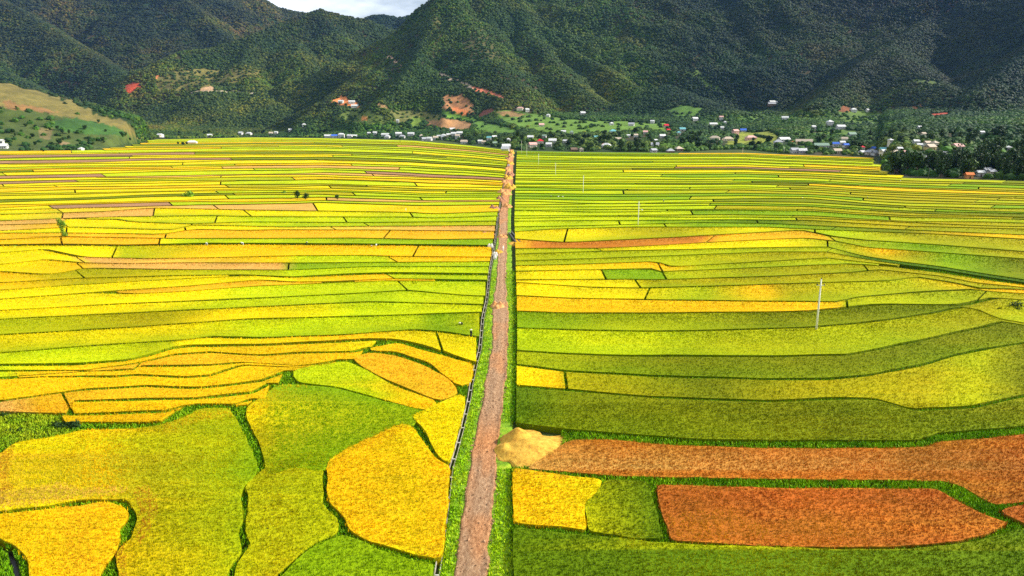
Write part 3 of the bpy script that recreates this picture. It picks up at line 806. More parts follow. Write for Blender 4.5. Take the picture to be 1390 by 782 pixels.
# far left, generated rows of long narrow plots up to the village
def autolines(top, bottom, n, p, seed, amp=1.9):
    out = []; rj = random.Random(seed)
    for i in range(n+1):
        f = ((i + (rj.uniform(-.38, .38) if 0 < i < n else 0))/n)**p
        def ln(x, f=f, i=i):
            a = top(x); b = bottom(x)
            w = (vnoise(x/130.0, np.zeros_like(x)+i*1.7, seed)-.5)*amp*2*min(1, .3+f)*(0 if i in (0, n) else 1)
            return a + (b-a)*f + w
        out.append(ln)
    return out
def lcol(x, y):
    y *= 2 if y < 160 else 1
    r = random.random()
    if 232 < y < 244 and x < 560 and r < .45: return random.choice(['pu','pu','t','ol'])
    if y > 262 and x > 370 and r < .5: return 'l'
    if y < 212 and r < .5: return random.choice(['oy','yo','oy','gy','y'])
    return random.choice(['y','y','y','y','y','yo','yo','l','t','oy','oy','gy','pu','ol'])
def rcol(x, y):
    r = random.random()
    if x < 980 and y > 268: return random.choice(['l','l','l','lg','lg','gy'])
    if x < 820 and y < 240: return random.choice(['y','yo','yo','oy','l','o','gy'])
    if x > 1040 and y > 262: return random.choice(['oy','oy','yo','gy','ol','oy','lg'])
    return random.choice(['y','oy','oy','gy','yo','l','lg','ol','pu','oy','y'])
def wrap(fn, jump=.5):
    def f(x, y):
        a = fn(x, y*2 if y < 165 else y)
        return a
    return f
top = lambda x: np.interp(x, [-200,0,200,262,340,440,560,640,700], [193,191,188.8,188.2,186.8,187.8,190.8,197.8,205])
AL = autolines(top, LM[0], 36, 1.42, 1)
do_strips(AL, [lambda x, y: lcol(x, y*2)]*36, 'L', x0=-200, x1=712, thr=.55, step=10, autocut=(150, 520))
# right field
RR = [
 [(690,300),(850,299),(1000,298),(1102,299),(1166,303),(1237,307),(1400,311),(1560,315)],
 [(690,308),(800,306),(950,302),(1040,303),(1150,308),(1282,314),(1400,319),(1560,322)],
 [(690,315),(746,311),(859,308),(1040,308),(1150,313),(1282,318),(1400,325),(1560,330)],
 [(690,323.5),(766,329),(831,326),(915,322),(946,320),(1040,315),(1090,312),(1135,321),(1178,326),(1273,332),(1400,342),(1560,352)],
 [(690,337),(816,337),(887,333.3),(963,329),(1040,325),(1096,323),(1135,327),(1180,336),(1280,343),(1400,352),(1560,362)],
 [(690,345.4),(814,341),(1040,336),(1124,335),(1175,348),(1223,355),(1279,362),(1327,370),(1400,381),(1560,398)],
 [(690,354.5),(802,351),(887,348),(1040,342),(1124,342),(1175,351.5),(1223,359),(1279,366),(1327,374),(1400,385),(1560,402)],
 [(690,361),(774,359),(893,355),(914,362),(1040,355),(1124,350),(1175,356),(1223,361),(1279,368),(1327,376),(1400,386.5),(1560,403)],
 [(690,368.5),(831,365.7),(887,364.9),(898,369),(1040,363),(1150,358),(1209,361),(1279,369.5),(1327,377.5),(1400,388),(1560,404)],
 [(690,380),(866,379),(876,380),(1040,375.5),(1152,370),(1195,366),(1279,375),(1327,384),(1400,391),(1560,406)],
 [(690,382.8),(802,390),(870,391),(971,388.4),(1040,386),(1110,384),(1209,381),(1248,376),(1300,384),(1335,391.5),(1400,393),(1560,408)],
 [(690,401),(774,404.8),(915,407.3),(1040,409),(1144,409.5),(1158,404),(1237,397),(1321,392.7),(1345,396),(1400,399),(1560,412)],
 [(690,422),(774,425),(870,425),(1040,423.6),(1096,422),(1152,416.6),(1178,413.8),(1209,413),(1299,414),(1345,404),(1400,408),(1560,416)],
 [(690,444.7),(802,448.4),(887,449.8),(971,448.4),(1040,446),(1090,444.7),(1152,440),(1209,433.5),(1265,425),(1302,417),(1330,420),(1358,433),(1400,440),(1560,448)],
 [(690,475),(774,480.7),(859,482.7),(1040,483.5),(1152,481.3),(1181,475.7),(1237,464.4),(1293,451.8),(1335,443.3),(1360,436),(1400,443),(1560,452)],
 [(690,494),(771,503.8),(887,510),(1040,514.5),(1124,514.5),(1181,509.4),(1251,495.4),(1293,482.7),(1335,474),(1400,464),(1560,470)],
 [(690,523),(769,529),(887,539),(1040,544.3),(1152,540.4),(1189,541),(1242,557),(1321,551.6),(1363,543),(1400,535),(1560,520)],
 [(690,574),(760,582.6),(859,591),(943,597.5),(1040,599),(1248,599),(1273,589),(1390,580),(1560,566)],
]
SR = [
 [(700,'l'),(850,'l'),(900,'lg'),(1040,'g'),(1180,'oy'),(1390,'oy')],
 [(700,'l'),(860,'l'),(960,'lg'),(1050,'lg'),(1200,'ol'),(1390,'yo')],
 [(700,'gy'),(760,'y'),(900,'oy'),(1040,'y'),(1130,'l'),(1250,'oy'),(1390,'oy')],
 [(700,'o'),(730,'b'),(900,'b'),(955,'b'),(965,'o'),(1130,'o'),(1140,'gy'),(1260,'lg'),(1390,'oy')],
 [(700,'gy'),(900,'y'),(1040,'y'),(1140,'gy'),(1200,'yo'),(1240,'oy'),(1290,'lg'),(1390,'ol')],
 [(700,'gy'),(900,'gy'),(1120,'gy'),(1180,'dg'),(1390,'dg')],
 [(700,'gy'),(880,'gy'),(1120,'oy')],
 [(700,'y'),(900,'yo'),(960,'gy'),(1120,'gy')],
 [(700,'y'),(820,'y'),(825,'lg'),(900,'lg'),(905,'gy'),(1100,'oy'),(1280,'oy'),(1390,'yo')],
 [(700,'y'),(860,'y'),(900,'oy'),(1200,'oy')],
 [(700,'y'),(870,'y'),(950,'gy'),(1040,'yo'),(1070,'oy'),(1200,'gy'),(1390,'yo')],
 [(700,'yo'),(900,'yo'),(1140,'yo'),(1150,'gy'),(1300,'gy'),(1390,'oy')],
 [(700,'lg'),(900,'gy'),(1060,'ol'),(1300,'ol'),(1330,'oy'),(1390,'gy')],
 [(700,'l'),(860,'l'),(1000,'gy'),(1200,'gy'),(1340,'oy')],
 [(700,'gy'),(860,'ol'),(1040,'ol'),(1150,'ol'),(1390,'ol')],
 [(700,'y'),(768,'yo'),(771,'oy'),(950,'ol'),(1150,'oy'),(1250,'oy'),(1320,'gy'),(1390,'ol')],
 [(700,'g'),(790,'ol'),(1000,'ol'),(1250,'ol'),(1390,'ol')],
]
do_strips(RR, SR, 'R', cuts={0:[842,1030,1230],1:[905,1130],2:[766,1108],3:[960,1135],4:[818,1125],5:[1124],7:[900],8:[823,905,1180],9:[870],10:[1335,876],11:[1152,1330],12:[1305],15:[770]}, x0=690, x1=1560)
btm = lambda x: np.interp(x, [p[0] for p in RR[0]], [p[1] for p in RR[0]])
topr = lambda x: np.interp(x, [676,700,800,930,1010,1060,1120,1190,1400,1560], [204,205,206.8,207.8,207.5,209.8,211.8,214.5,221,225])
AR = autolines(topr, btm, 33, 1.35, 2)
do_strips(AR, [lambda x, y: rcol(x, y*2)]*33, 'R', x0=676, x1=1560, thr=.55, step=10, autocut=(130, 480))

# rice heads: small blades standing out of the canopy of the nearer plots
def blades(poly, spec, zt, Y):
    x0, y0 = poly.min(0); x1, y1 = poly.max(0)
    out = []
    for ya, yb_ in ((40, 95), (95, 150), (150, 230), (230, 330)):
        a = max(y0, ya); b = min(y1, yb_)
        if b <= a: continue
        dens, sz, kb = {40:(20, .8, 4), 95:(9, 1.05, 3), 150:(3.2, 1.5, 3), 230:(1.2, 2.0, 3)}[ya]
        # limit to what the camera's field covers, with a margin
        xa = max(x0, -.95*b); xb = min(x1, .95*b)
        if xb <= xa: continue
        n = int((xb-xa)*(b-a)*dens)
        if n < 1: continue
        X = RS.uniform(xa, xb, n); Yv = RS.uniform(a, b, n)
        ok = (np.abs(X) < .90*Yv+3)
        X = X[ok]; Yv = Yv[ok]
        ok = inpoly(X, Yv, poly); X = X[ok]+RS.normal(0, .10, ok.sum()); Yv = Yv[ok]+RS.normal(0, .12, ok.sum())
        if len(X): out.append((X, Yv, sz, kb))
    return out
def tuft_mesh(X, Y, Z, sz, kb, col, top, hgt=.55, wid=.058, green=.30, lean=.13):
    """kb triangles per tuft -> V,F,C"""
    n = len(X)
    X = np.repeat(X, kb); Y = np.repeat(Y, kb); Z = np.repeat(Z, kb); top = np.repeat(top, kb); col = np.repeat(col, kb, 0)
    m = n*kb
    a = RS.uniform(0, 2*np.pi, m); l = RS.uniform(.3, 1, m)*lean*sz
    h = hgt*RS.uniform(.75, 1.25, m)*(.7+.3*sz)
    w = wid*sz*RS.uniform(.7, 1.3, m)
    px = RS.uniform(0, np.pi, m)
    bx = X + RS.normal(0, .05*sz, m); by = Y + RS.normal(0, .05*sz, m)
    v0 = np.stack([bx-np.cos(px)*w, by-np.sin(px)*w, top-h*.75], -1)
    v1 = np.stack([bx+np.cos(px)*w, by+np.sin(px)*w, top-h*.75], -1)
    v2 = np.stack([bx+np.cos(a)*l, by+np.sin(a)*l, top+h*.25], -1)
    V = np.stack([v0, v1, v2], 1).reshape(-1, 3)
    F = np.arange(3*m).reshape(m, 3)
    j = RS.uniform(.66, 1.34, (m, 1))*(1+RS.uniform(-.12, .12, (m, 3)))
    ct = col*j
    cb = ct*(1-green) + np.asarray(ALB['g'])*green*.8
    Cc = np.stack([cb, cb, ct], 1).reshape(-1, 3)
    return V, F, Cc
TINT = [([(695,640),(780,648),(800,590),(740,590)], 't', .55, 9), ([(178,664),(200,660),(212,676),(216,694),(206,716),(190,738),(182,735),(192,712),(190,690)], 'b', .8, 2), ([(-20,668),(40,664),(80,656),(110,664),(170,662),(174,670),(112,676),(56,686),(-20,694)], 't', .8, 3),
        ([(-20,640),(4,612),(24,600),(16,625),(10,650),(20,664),(-20,672)], 'b', .7, 2), ([(333,560),(352,530),(378,520),(430,520),(400,530),(372,540),(352,566)], 'yo', .8, 3),
        ([(155,760),(166,735),(172,750),(168,790),(155,800)], 'b', .7, 2), ([(220,575),(262,560),(315,555),(316,566),(262,575),(225,590)], 'o', .6, 3), ([(15,610),(70,604),(78,640),(60,664),(15,662)], 'y', .6, 4),
        ([(505,590),(548,574),(560,582),(520,600),(485,618),(450,640),(452,626)], 'o', .6, 2), ([(490,725),(560,745),(596,742),(596,757),(560,752)], 'b', .45, 2),
        ([(940,590),(1200,560),(1250,590),(1000,600)], 'oy', .5, 6), ([(828,724),(905,735),(850,745)], 'y', .4, 3), ([(1000,715),(1130,700),(1180,735),(1060,742)], 'o', .35, 4), ([(900,700),(1000,690),(1060,735),(920,734)], 'yo', .35, 4)]
def tint(c, ppx, ppy):
    jx = (RS.rand(len(ppx))-.5); jy = (RS.rand(len(ppx))-.5)
    for poly, k_, f_, rag in TINT:
        m = inpoly(ppx+jx*rag*3, ppy+jy*rag*2, poly)
        if m.any(): c[m] = c[m]*(1-f_) + ALB[k_]*f_
    return c
PLOTS.sort(key=lambda p: -p['area'])
ind = PLOTS[:298]; rest = PLOTS[298:]
ind.sort(key=lambda p: p['Y'])
ordn = {}
def nth(n):
    return {1:'nearest',2:'second',3:'third',4:'fourth',5:'fifth',6:'sixth',7:'seventh',8:'eighth',9:'ninth',10:'tenth'}.get(n, '%dth' % n if n % 10 not in (1,2,3) or n in (11,12,13) else '%d%s' % (n, {1:'st',2:'nd',3:'rd'}[n % 10]))
nblades = 0
for p in ind:
    V, F, col = p['V'], list(p['F']), p['col']
    for (X, Yv, sz, kb) in blades(p['poly'], p['spec'], p['zt'], p['Y']):
        ppx, ppy = proj(X, Yv, np.full(len(X), ZC))
        c = tint(kcol(p['spec'], ppx).copy(), ppx, ppy)
        if p.get('vg') and p['vg'][0]:
            vk, a1, b1, c1 = p['vg']; yb1 = np.interp(X, a1, b1); yf1 = np.interp(X, a1, c1)
            tv = (np.clip((yb1-Yv)/np.maximum(yb1-yf1, .1), 0, 1)**2*vk)[:, None]
            c = c*(1-tv) + ALB['lg']*.9*tv
        low = (fbm(X/11, Yv/11, 3, 33)-.5)[:, None]
        mid_ = (fbm(X/2.2, Yv/2.2, 2, 35)-.5)[:, None]
        c = c*(1+low*.45+mid_*.35)*1.05
        tp = np.full(len(X), p['zt']+.10)
        bv, bf_, bc = tuft_mesh(X, Yv, tp, sz, kb, c, tp)
        F.append(bf_+len(V)); V = np.concatenate([V, bv]); col = np.concatenate([col, bc]); nblades += len(bf_)
    o = npmesh('rice_paddy', V, F, M['rice'], col=col)
    if p.get('label'): lab = p['label']
    else:
        side = 'left' if p['side'] == 'L' else 'right'
        if p['side'] == 'L': third = 'by the far left edge' if p['px'] < 200 else ('halfway to the left edge' if p['px'] < 450 else 'next to the road')
        else: third = 'next to the road' if p['px'] < 900 else ('halfway to the right edge' if p['px'] < 1150 else 'by the far right edge')
        kk = (p['key'], side, third); ordn[kk] = ordn.get(kk, 0)+1
        lab = '%s %s rice strip %s, %s side of the road' % (nth(ordn[kk]), NAMES[p['key']], third, side)
    tag(o, lab, 'rice paddy', 'rice paddies on the %s side of the dirt road' % ('left' if p['side'] == 'L' else 'right'))
print('PLOTS', len(PLOTS), 'blades', nblades)
Vs = []; Fs3 = []; Fs4 = []; Cs = []; b = 0
for p in rest:
    Vs.append(p['V']); Cs.append(p['col'])
    for f in p['F']:
        f = np.asarray(f); (Fs3 if f.shape[1] == 3 else Fs4).append(f+b)
    b += len(p['V'])
if rest:
    o = npmesh('rice_fields', np.concatenate(Vs), [np.concatenate(Fs4)] + ([np.concatenate(Fs3)] if Fs3 else []), M['rice'], col=np.concatenate(Cs))
    tag(o, 'countless thin yellow and green rice strips in the far valley before the village', 'rice field', kind='stuff')

# ------------------------------------------------------------------ grass on the bunds, verges and ditch banks
def scatter_grass():
    n = 640000
    Y = 50 + (190-50)*RS.rand(n)**1.0
    X = RS.uniform(-.92, .92, n)*Y
    keep = np.ones(n, bool)
    for p in PLOTS:
        if p['Y'] > 260: continue
        mn = p['poly'].min(0); mx = p['poly'].max(0)
        w = np.where(keep & (X > mn[0]) & (X < mx[0]) & (Y > mn[1]) & (Y < mx[1]))[0]
        if len(w): keep[w[inpoly(X[w], Y[w], p['poly'])]] = False
    ppx, ppy = proj(X, Y, np.full(n, .4))
    rlx = interp(ROADP, ppy, 1); rrx = interp(ROADP, ppy, 2); cx_ = interp(CANAL, ppy)
    keep &= ~((ppx > rlx-1) & (ppx < rrx+1))
    keep &= ~((ppx > cx_-4) & (ppx < cx_+3.5))
    keep &= ~((ppx > 676) & (ppx < 762) & (ppy > 574) & (ppy < 636))
    # stream bed bottom left
    sx = np.interp(ppy, [735,742,752,770,800], [-4,0,14,22,26])
    keep &= ~((np.abs(ppx-sx) < 6) & (ppy > 734))
    X = X[keep]; Y = Y[keep]; ppx = ppx[keep]; ppy = ppy[keep]
    verge = (ppx > interp(CANAL, ppy)+2) & (ppx < interp(XR, ppy)-1)
    thin = RS.rand(len(X)) < np.where(verge, .6, .9)
    X = X[thin]; Y = Y[thin]; ppx = ppx[thin]; ppy = ppy[thin]; verge = verge[thin]
    z = np.where(verge, .42, .58)
    cn = fbm(X/2.5, Y/2.5, 3, 70)[:, None]
    c = srgb((70,130,8))*(1-cn) + srgb((150,190,10))*cn
    c = np.where(verge[:, None], srgb((120,185,8))*(1-cn)+srgb((200,215,20))*cn, c)
    weed = ((ppx < 95) & (ppy > 555) & (ppy < 612))[:, None]
    c = np.where(weed, srgb((90,140,12))*(1-cn)+srgb((175,185,25))*cn, c)
    sz = 1.0
    V, F, Cc = tuft_mesh(X, Y, z, sz, 2, c*1.0, z+.2*RS.rand(len(X)), hgt=.36, wid=.10, green=.2, lean=.25)
    o = npmesh('grass', V, F, M['grassblade'], col=Cc)
    tag(o, 'short green grass growing on the bunds and along both road verges', 'grass', kind='stuff')
    print('grass', len(F))
scatter_grass()

# dark stream in the bottom left corner
st = [(-30,738),(0,743),(14,752),(21,770),(25,800)]
v = []
for (a, b_) in st:
    for s_ in (-3.2, 3.2):
        x, y = gp(a+s_, b_, .10); v.append((float(x), float(y), .05))
f = [(2*i, 2*i+1, 2*i+3, 2*i+2) for i in range(len(st)-1)]
tag(npmesh('stream', np.array(v), np.array(f), M['stream']), kind='structure')

# ------------------------------------------------------------------ heaps of sand and soil
def heap(px, py, rx, ry, h, mat, label, seed, skew=0, lobes=None, group=None, name='sand_heap', cat='heap', lumpy=.25, z0=.30, edgeamp=.25):
    cx_, cy_ = gp(px, py, z0); cx_ = float(cx_); cy_ = float(cy_)
    n, m = 22, 44
    r = np.linspace(0, 1, n)[:, None]; a = np.linspace(0, 2*np.pi, m, endpoint=False)[None, :]
    edge = 1 + edgeamp*(fbm(np.cos(a)*2+5, np.sin(a)*2+5, 3, seed)-.5)*2
    X = rx*r*np.cos(a)*edge; Y = ry*r*np.sin(a)*edge
    if lobes is None: lobes = [(0, 0, 1, 1)]
    Z = np.zeros(X.shape)
    X = np.where(X > 0, X*(1+skew), X)
    for (lx, ly, lh, lr) in lobes:
        d = np.hypot((X/rx-lx)/lr, (Y/ry-ly)/lr)
        Z = np.maximum(Z, lh*h*np.clip(1-d, 0, 1)**.85)
    Z = Z + h*lumpy*(fbm(X/(rx*.22)+seed, Y/(rx*.22), 4, seed)-.35)*np.clip((1-r)*2.5, 0, 1)
    Z = np.maximum(Z, 0) + .12*(1-r)
    Z[-1, :] = -.25
    V = np.stack([X, Y, Z], -1).reshape(-1, 3)
    k = np.arange(n*m).reshape(n, m); k2 = np.roll(k, -1, 1)
    F = np.stack([k[:-1], k[1:], k2[1:], k2[:-1]], -1).reshape(-1, 4)
    o = npmesh(name, V, F, mat, smooth=True); o.location = (cx_, cy_, z0)
    tag(o, label, cat, group)
    return o
heap(713, 608, 4.2, 4.9, 1.9, M['sand'], 'big golden sand heap spilling off the right side of the road onto the rice', 3, z0=.40, skew=.75, edgeamp=.35, lobes=[(-.22,.38,1,.52),(.05,-.05,.55,.95),(-.6,-.15,.45,.34),(-.45,-.45,.35,.3)], lumpy=.13)
heap(675, 417, 1.75, 2.6, 1.25, M['soil'], 'orange soil heap blocking the road beside the canal', 5, lobes=[(-.35,.2,1,.6),(.35,0,.95,.6),(0,-.4,.6,.5)], group='soil heaps dumped on the road', name='soil_heap')
HP = [(677,343,1.6,2.6,.9,0,'small golden heap on the road level with the white sacks'),(682,322,2.2,3,1.0,1,'orange heap in the road opposite the culvert'),
      (661,318,3.2,2.4,.9,2,'long dark reddish heap spilling left of the canal into the rice'),(699,331,2.6,4.2,.45,0,'flat yellow sand fan filling the ditch beside the culvert'),
      (671,285,2.6,5,1.7,2,'dark reddish heap on the left road edge, nearest of the long row'),(689,281,2.2,4,1.3,1,'orange heap on the right road edge, nearest of the long row'),
      (680,273,3.0,5,1.9,2,'dark reddish heap across the road, before the broad orange one'),
      (684,264,4.2,7,2.3,1,'broad orange heap across the road, widest of the long row'),(693,256,4.2,7,2.4,0,'pale heap across the road behind the broad orange one'),
      (686,250,3.4,7,2.0,1,'orange heap on the left half of the road beyond the pale one'),
      (689,243,3.6,8,2.4,0,'golden heap on the road in the middle of the long row'),(693,238,3.2,8,1.9,2,'reddish heap on the right half of the road in the middle of the row'),(689,232,3.0,9,2.2,1,'orange heap on the road in front of the small van'),
      (692,223,4.0,10,2.6,0,'golden heap on the road just past the small van'),(689,217.5,3.6,12,2.4,2,'reddish heap on the road third from the village end'),(693,213,3.8,12,2.8,1,'orange heap on the road second from the village end'),
      (695,208,3.4,14,2.8,0,'pale golden heap at the village end of the road')]
M['redsoil'] = mat_heap('red_soil', (.12,.05,.03), (.36,.16,.08), (.62,.34,.17))
for i, (a, b_, rx, ry, h, kx, lab) in enumerate(HP):
    if b_ < 290: rx *= 1.15; h *= 1.35
    heap(a, b_, rx, ry, h, (M['sand'], M['soil'], M['redsoil'])[kx], lab, 10+i, lobes=[(-.3,.2,1,.65),(.35,-.1,.8,.6),(0,-.5,.6,.45)], group='soil heaps dumped on the road', name='soil_heap' if kx else 'sand_heap')

# culvert beside the road: two dark head walls
cv = empty('culvert', (0, 0, 0)); tag(cv, 'dark concrete culvert walls slanting away from the right side of the road', 'culvert')
for a, b_ in (((694,316),(706,331)), ((691,318),(702,333))):
    p0 = gp(a[0], a[1], .3); p1 = gp(b_[0], b_[1], .3)
    d = Vector((float(p1[0]-p0[0]), float(p1[1]-p0[1]), 0)); L = d.length; ang = math.atan2(d.y, d.x)
    mb = MB(); mb.box(0, L, -.15, .15, -.2, .9); mb.box(-.1, L+.1, -.22, .22, .9, 1.02)
    o = mb.build('head_wall', mat_flat('dark_concrete', (.09,.085,.08)), cv); o.location = (float(p0[0]), float(p0[1]), 0); o.rotation_euler = (0, 0, ang)

# ------------------------------------------------------------------ utility poles
def make_pole(h):
    r = empty('utility_pole', (0,0,0))
    a = MB(); a.tube([(0,0,-.5),(0,0,h*.5),(0,0,h)], [.20,.165,.12], 10); a.build('pole', M['pole'], r, True)
    a = MB(); a.box(-.75,.75,-.05,.05,h-1.25,h-1.15); a.build('crossarm', M['pole'], r)
    for x in (-.68, .68): 
        a = MB(); a.tube([(x,0,h-1.15),(x,0,h-1.02),(x,0,h-.9)], [.09,.12,.05], 8); a.build('insulator', M['darksteel'], r, True)
    a = MB(); a.tube([(0,0,h),(0,0,h+.12),(0,0,h+.25)], [.08,.12,.05], 8); a.build('insulator', M['darksteel'], r, True)
    return r
PO = [(1107.5,452,379,'tall pale concrete pole standing alone in the olive rice at the right'),(866,308,273.5,'pale concrete pole, second nearest of the line right of the road'),
      (791.5,264.5,238,'pale concrete pole, third nearest of the line right of the road'),(754,239,221,'pale concrete pole, fourth nearest of the line right of the road'),
      (731,225,209,'pale concrete pole, fifth of the line right of the road'),(715,214.5,195,'pale concrete pole by the road end, right of the last one'),
      (708,210,191,'last pale concrete pole of the line, by the village houses at the road end'),(1008,208.5,201,'short pale pole at the far rice edge left of the school fence'),
      (1064,208.5,200,'short pale pole at the far rice edge before the grey house')]
for i, (px, py, pt, lab) in enumerate(PO):
    x, y = gp(px, py, .2); x = float(x); y = float(y)
    # height from the traced top
    dx, dy, dz = rays(px, pt); zt = CAMZ + dz*y/dy
    o = make_pole(max(6, float(zt)))
    o.location = (x, y, 0); tag(o, lab, 'utility pole', 'utility poles in the rice')
x, y = gp(1259.5, 246, 0); o = make_pole(float(CAMZ + rays(1259, 228)[2]*float(y)/rays(1259, 228)[1]))
o.location = (float(x), float(y), 0); tag(o, 'dark pole standing against the dark bamboo grove', 'utility pole', 'utility poles in the rice')
for ch in o.children: ch.data = ch.data.copy(); ch.data.materials[0] = M['darksteel']

# ------------------------------------------------------------------ people
def skin_body(joints, edges, radii, name):
    me = bpy.data.meshes.new(name); me.from_pydata(joints, edges, []); me.update()
    o = bpy.data.objects.new(name, me); C.objects.link(o)
    md = o.modifiers.new('s', 'SKIN'); 
    me.skin_vertices[0].data[0].use_root = True
    for i, r in enumerate(radii): me.skin_vertices[0].data[i].radius = (r, r)
    o.modifiers.new('u', 'SUBSURF').levels = 1
    dg = bpy.context.evaluated_depsgraph_get(); ev = o.evaluated_get(dg)
    m2 = bpy.data.meshes.new_from_object(ev); bpy.data.objects.remove(o)
    return m2
def person_mesh(pose):
    if pose == 'stand':
        J = [(0,0,.92),(0,0,1.15),(0,0,1.40),(0,0,1.50),(0,-.02,1.62),(.10,0,.88),(.11,-.02,.48),(.11,.02,.08),(.11,-.12,.03),(-.10,0,.88),(-.12,.02,.48),(-.12,.05,.08),(-.12,-.09,.03),
             (.19,0,1.38),(.25,-.02,1.12),(.24,-.16,.90),(-.19,0,1.38),(-.25,-.02,1.12),(-.24,-.14,.90)]
    else:
        J = [(0,.1,.82),(0,-.08,.98),(0,-.36,1.05),(0,-.46,1.03),(0,-.56,.98),(.10,.1,.78),(.12,-.02,.45),(.12,.06,.08),(.12,-.08,.03),(-.10,.1,.78),(-.12,.02,.45),(-.12,.12,.08),(-.12,-.02,.03),
             (.19,-.33,1.0),(.22,-.42,.74),(.14,-.56,.55),(-.19,-.33,1.0),(-.22,-.42,.74),(-.14,-.58,.52)]
    E = [(0,1),(1,2),(2,3),(3,4),(0,5),(5,6),(6,7),(7,8),(0,9),(9,10),(10,11),(11,12),(2,13),(13,14),(14,15),(2,16),(16,17),(17,18)]
    R = [.15,.15,.15,.06,.10,.10,.075,.05,.045,.10,.075,.05,.045,.065,.05,.035,.065,.05,.035]
    return skin_body(J, E, R, 'person'), J[4]
PM = {k: person_mesh(k) for k in ('stand', 'bend')}
hat = MB(); hat.tube([(0,0,0),(0,0,.07),(0,0,.17)], [.27,.14,.01], 14); hat_o = hat.build('hat_src', mat_flat('straw_hat', (.75,.68,.45)))
hat_me = hat_o.data; bpy.data.objects.remove(hat_o)
clothes = {'dark': mat_flat('dark_cloth', (.02,.02,.025)), 'white': mat_flat('white_cloth', (.75,.74,.70)), 'pink': mat_flat('pink_cloth', (.50,.16,.14)), 'blue': mat_flat('blue_cloth', (.06,.10,.20))}
PE = [(504.5,337,'bend','pink','person in pink bending over the harvested strip in the middle of the left field'),(510.5,336,'bend','white','person in white bending beside the one in pink'),
      (416,333,'bend','dark','person in dark clothes bending alone on the dark bund left of centre'),(757.5,269,'bend','white','person in white bending near the road, left of a pair'),
      (764.5,269,'bend','white','person in white bending near the road, right of a pair'),(748,269.5,'stand','dark','person in dark clothes standing left of the bending pair'),
      (683,340.5,'stand','white','person in white standing on the dirt road beside the heaps'),(900.5,276,'stand','dark','person in dark clothes alone in the green strips right of the pole'),
      (872,287.5,'bend','white','person in white bending on the tan strip right of the tall pole'),(1010,271,'bend','pink','person in pink bending on a bund in the right field'),
      (1180,246,'bend','white','person in white harvesting before the dark grove, leftmost of three'),(1222,247,'bend','white','person in white harvesting before the dark grove, middle of three'),
      (1229,247,'bend','white','person in white harvesting before the dark grove, rightmost of three'),(1089,271,'bend','white','person in white on a dark bund at the right'),
      (1177,271.5,'stand','dark','person in dark clothes standing on a bund at the far right'),(551,288,'stand','white','person in white standing in the yellow rice left of the road'),
      (627,444,'bend','dark','person in dark clothes bending in the lime strip near the canal'),(639.5,459,'stand','dark','person in dark clothes standing on the bund near the canal'),
      (281,333,'bend','white','person in white bending on the dark bund left of centre, left one'),(330,333,'bend','white','person in white bending on the dark bund left of centre, right one')]
for (px, py, pose, cl, lab) in PE:
    x, y = gp(px, py, .5); me, head = PM[pose]; me = me.copy(); me.materials.clear(); me.materials.append(clothes[cl])
    o = bpy.data.objects.new('person', me); C.objects.link(o); o.location = (float(x), float(y), .45 if px < 675 or px > 700 else .42); o.rotation_euler = (0, 0, random.uniform(0, 6.28))
    tag(o, lab, 'person', 'people working in the rice')
    h_ = bpy.data.objects.new('hat', hat_me); C.objects.link(h_); h_.parent = o; h_.location = (head[0], head[1], head[2]+.06)

# rice sacks
def sack_mesh():
    import bmesh
    bm = bmesh.new(); bmesh.ops.create_icosphere(bm, subdivisions=2, radius=1)
    for v_ in bm.verts:
        p = v_.co; s_ = 1+.12*math.sin(p.x*5)*math.cos(p.y*4)
        v_.co = Vector((p.x*.32*s_, p.y*.22*s_, (p.z*.5 + (.06 if p.z > .85 else 0))+.45))
    me = bpy.data.meshes.new('rice_sack'); bm.to_mesh(me); bm.free(); me.materials.append(M['sack']); return me
sm = sack_mesh()
for (px, py, lab) in [(664,337.5,'white rice sack on the bund at the canal, left of a pair'),(667.5,337.5,'white rice sack on the bund at the canal, right of a pair'),
                      (671,349,'white sack lying against the canal beside the road, left one'),(673.5,349.5,'white sack lying against the canal beside the road, right one'),(672,353,'white sack nearest the camera beside the canal')]:
    x, y = gp(px, py, .4); o = bpy.data.objects.new('rice_sack', sm); C.objects.link(o); o.location = (float(x), float(y), .45); o.scale = (1.6,1.6,1.6)
    tag(o, lab, 'sack', 'rice sacks by the canal')
# small van on the road
vx, vy = gp(690.5, 226, .4); van = empty('van', (float(vx), float(vy), .42)); tag(van, 'small pale van driving on the dirt road near the village', 'van')
a = MB(); a.add([(-.85,-2,.35),(.85,-2,.35),(.85,2,.35),(-.85,2,.35),(-.85,-2,1.1),(.85,-2,1.1),(.85,2,1.1),(-.85,2,1.1),(-.75,-1.5,1.9),(.75,-1.5,1.9),(.75,1.9,1.9),(-.75,1.9,1.9)],
      [(0,3,2,1),(0,1,5,4),(1,2,6,5),(2,3,7,6),(3,0,4,7),(4,5,9,8),(5,6,10,9),(6,7,11,10),(7,4,8,11),(8,9,10,11)]); a.build('body', mat_flat('van_paint', (.5,.5,.55), .3), van)
a = MB(); a.add([(-.7,-1.9,1.2),(.7,-1.9,1.2),(.66,-1.58,1.8),(-.66,-1.58,1.8)], [(0,1,2,3)]); a.build('windscreen', M['darksteel'], van)
for sx in (-.8, .8):
    for sy in (-1.3, 1.3):
        a = MB(); a.tube([(sx-.1,sy,.34),(sx+.1,sy,.34)], .34, 14); a.build('wheel', M['darksteel'], van)

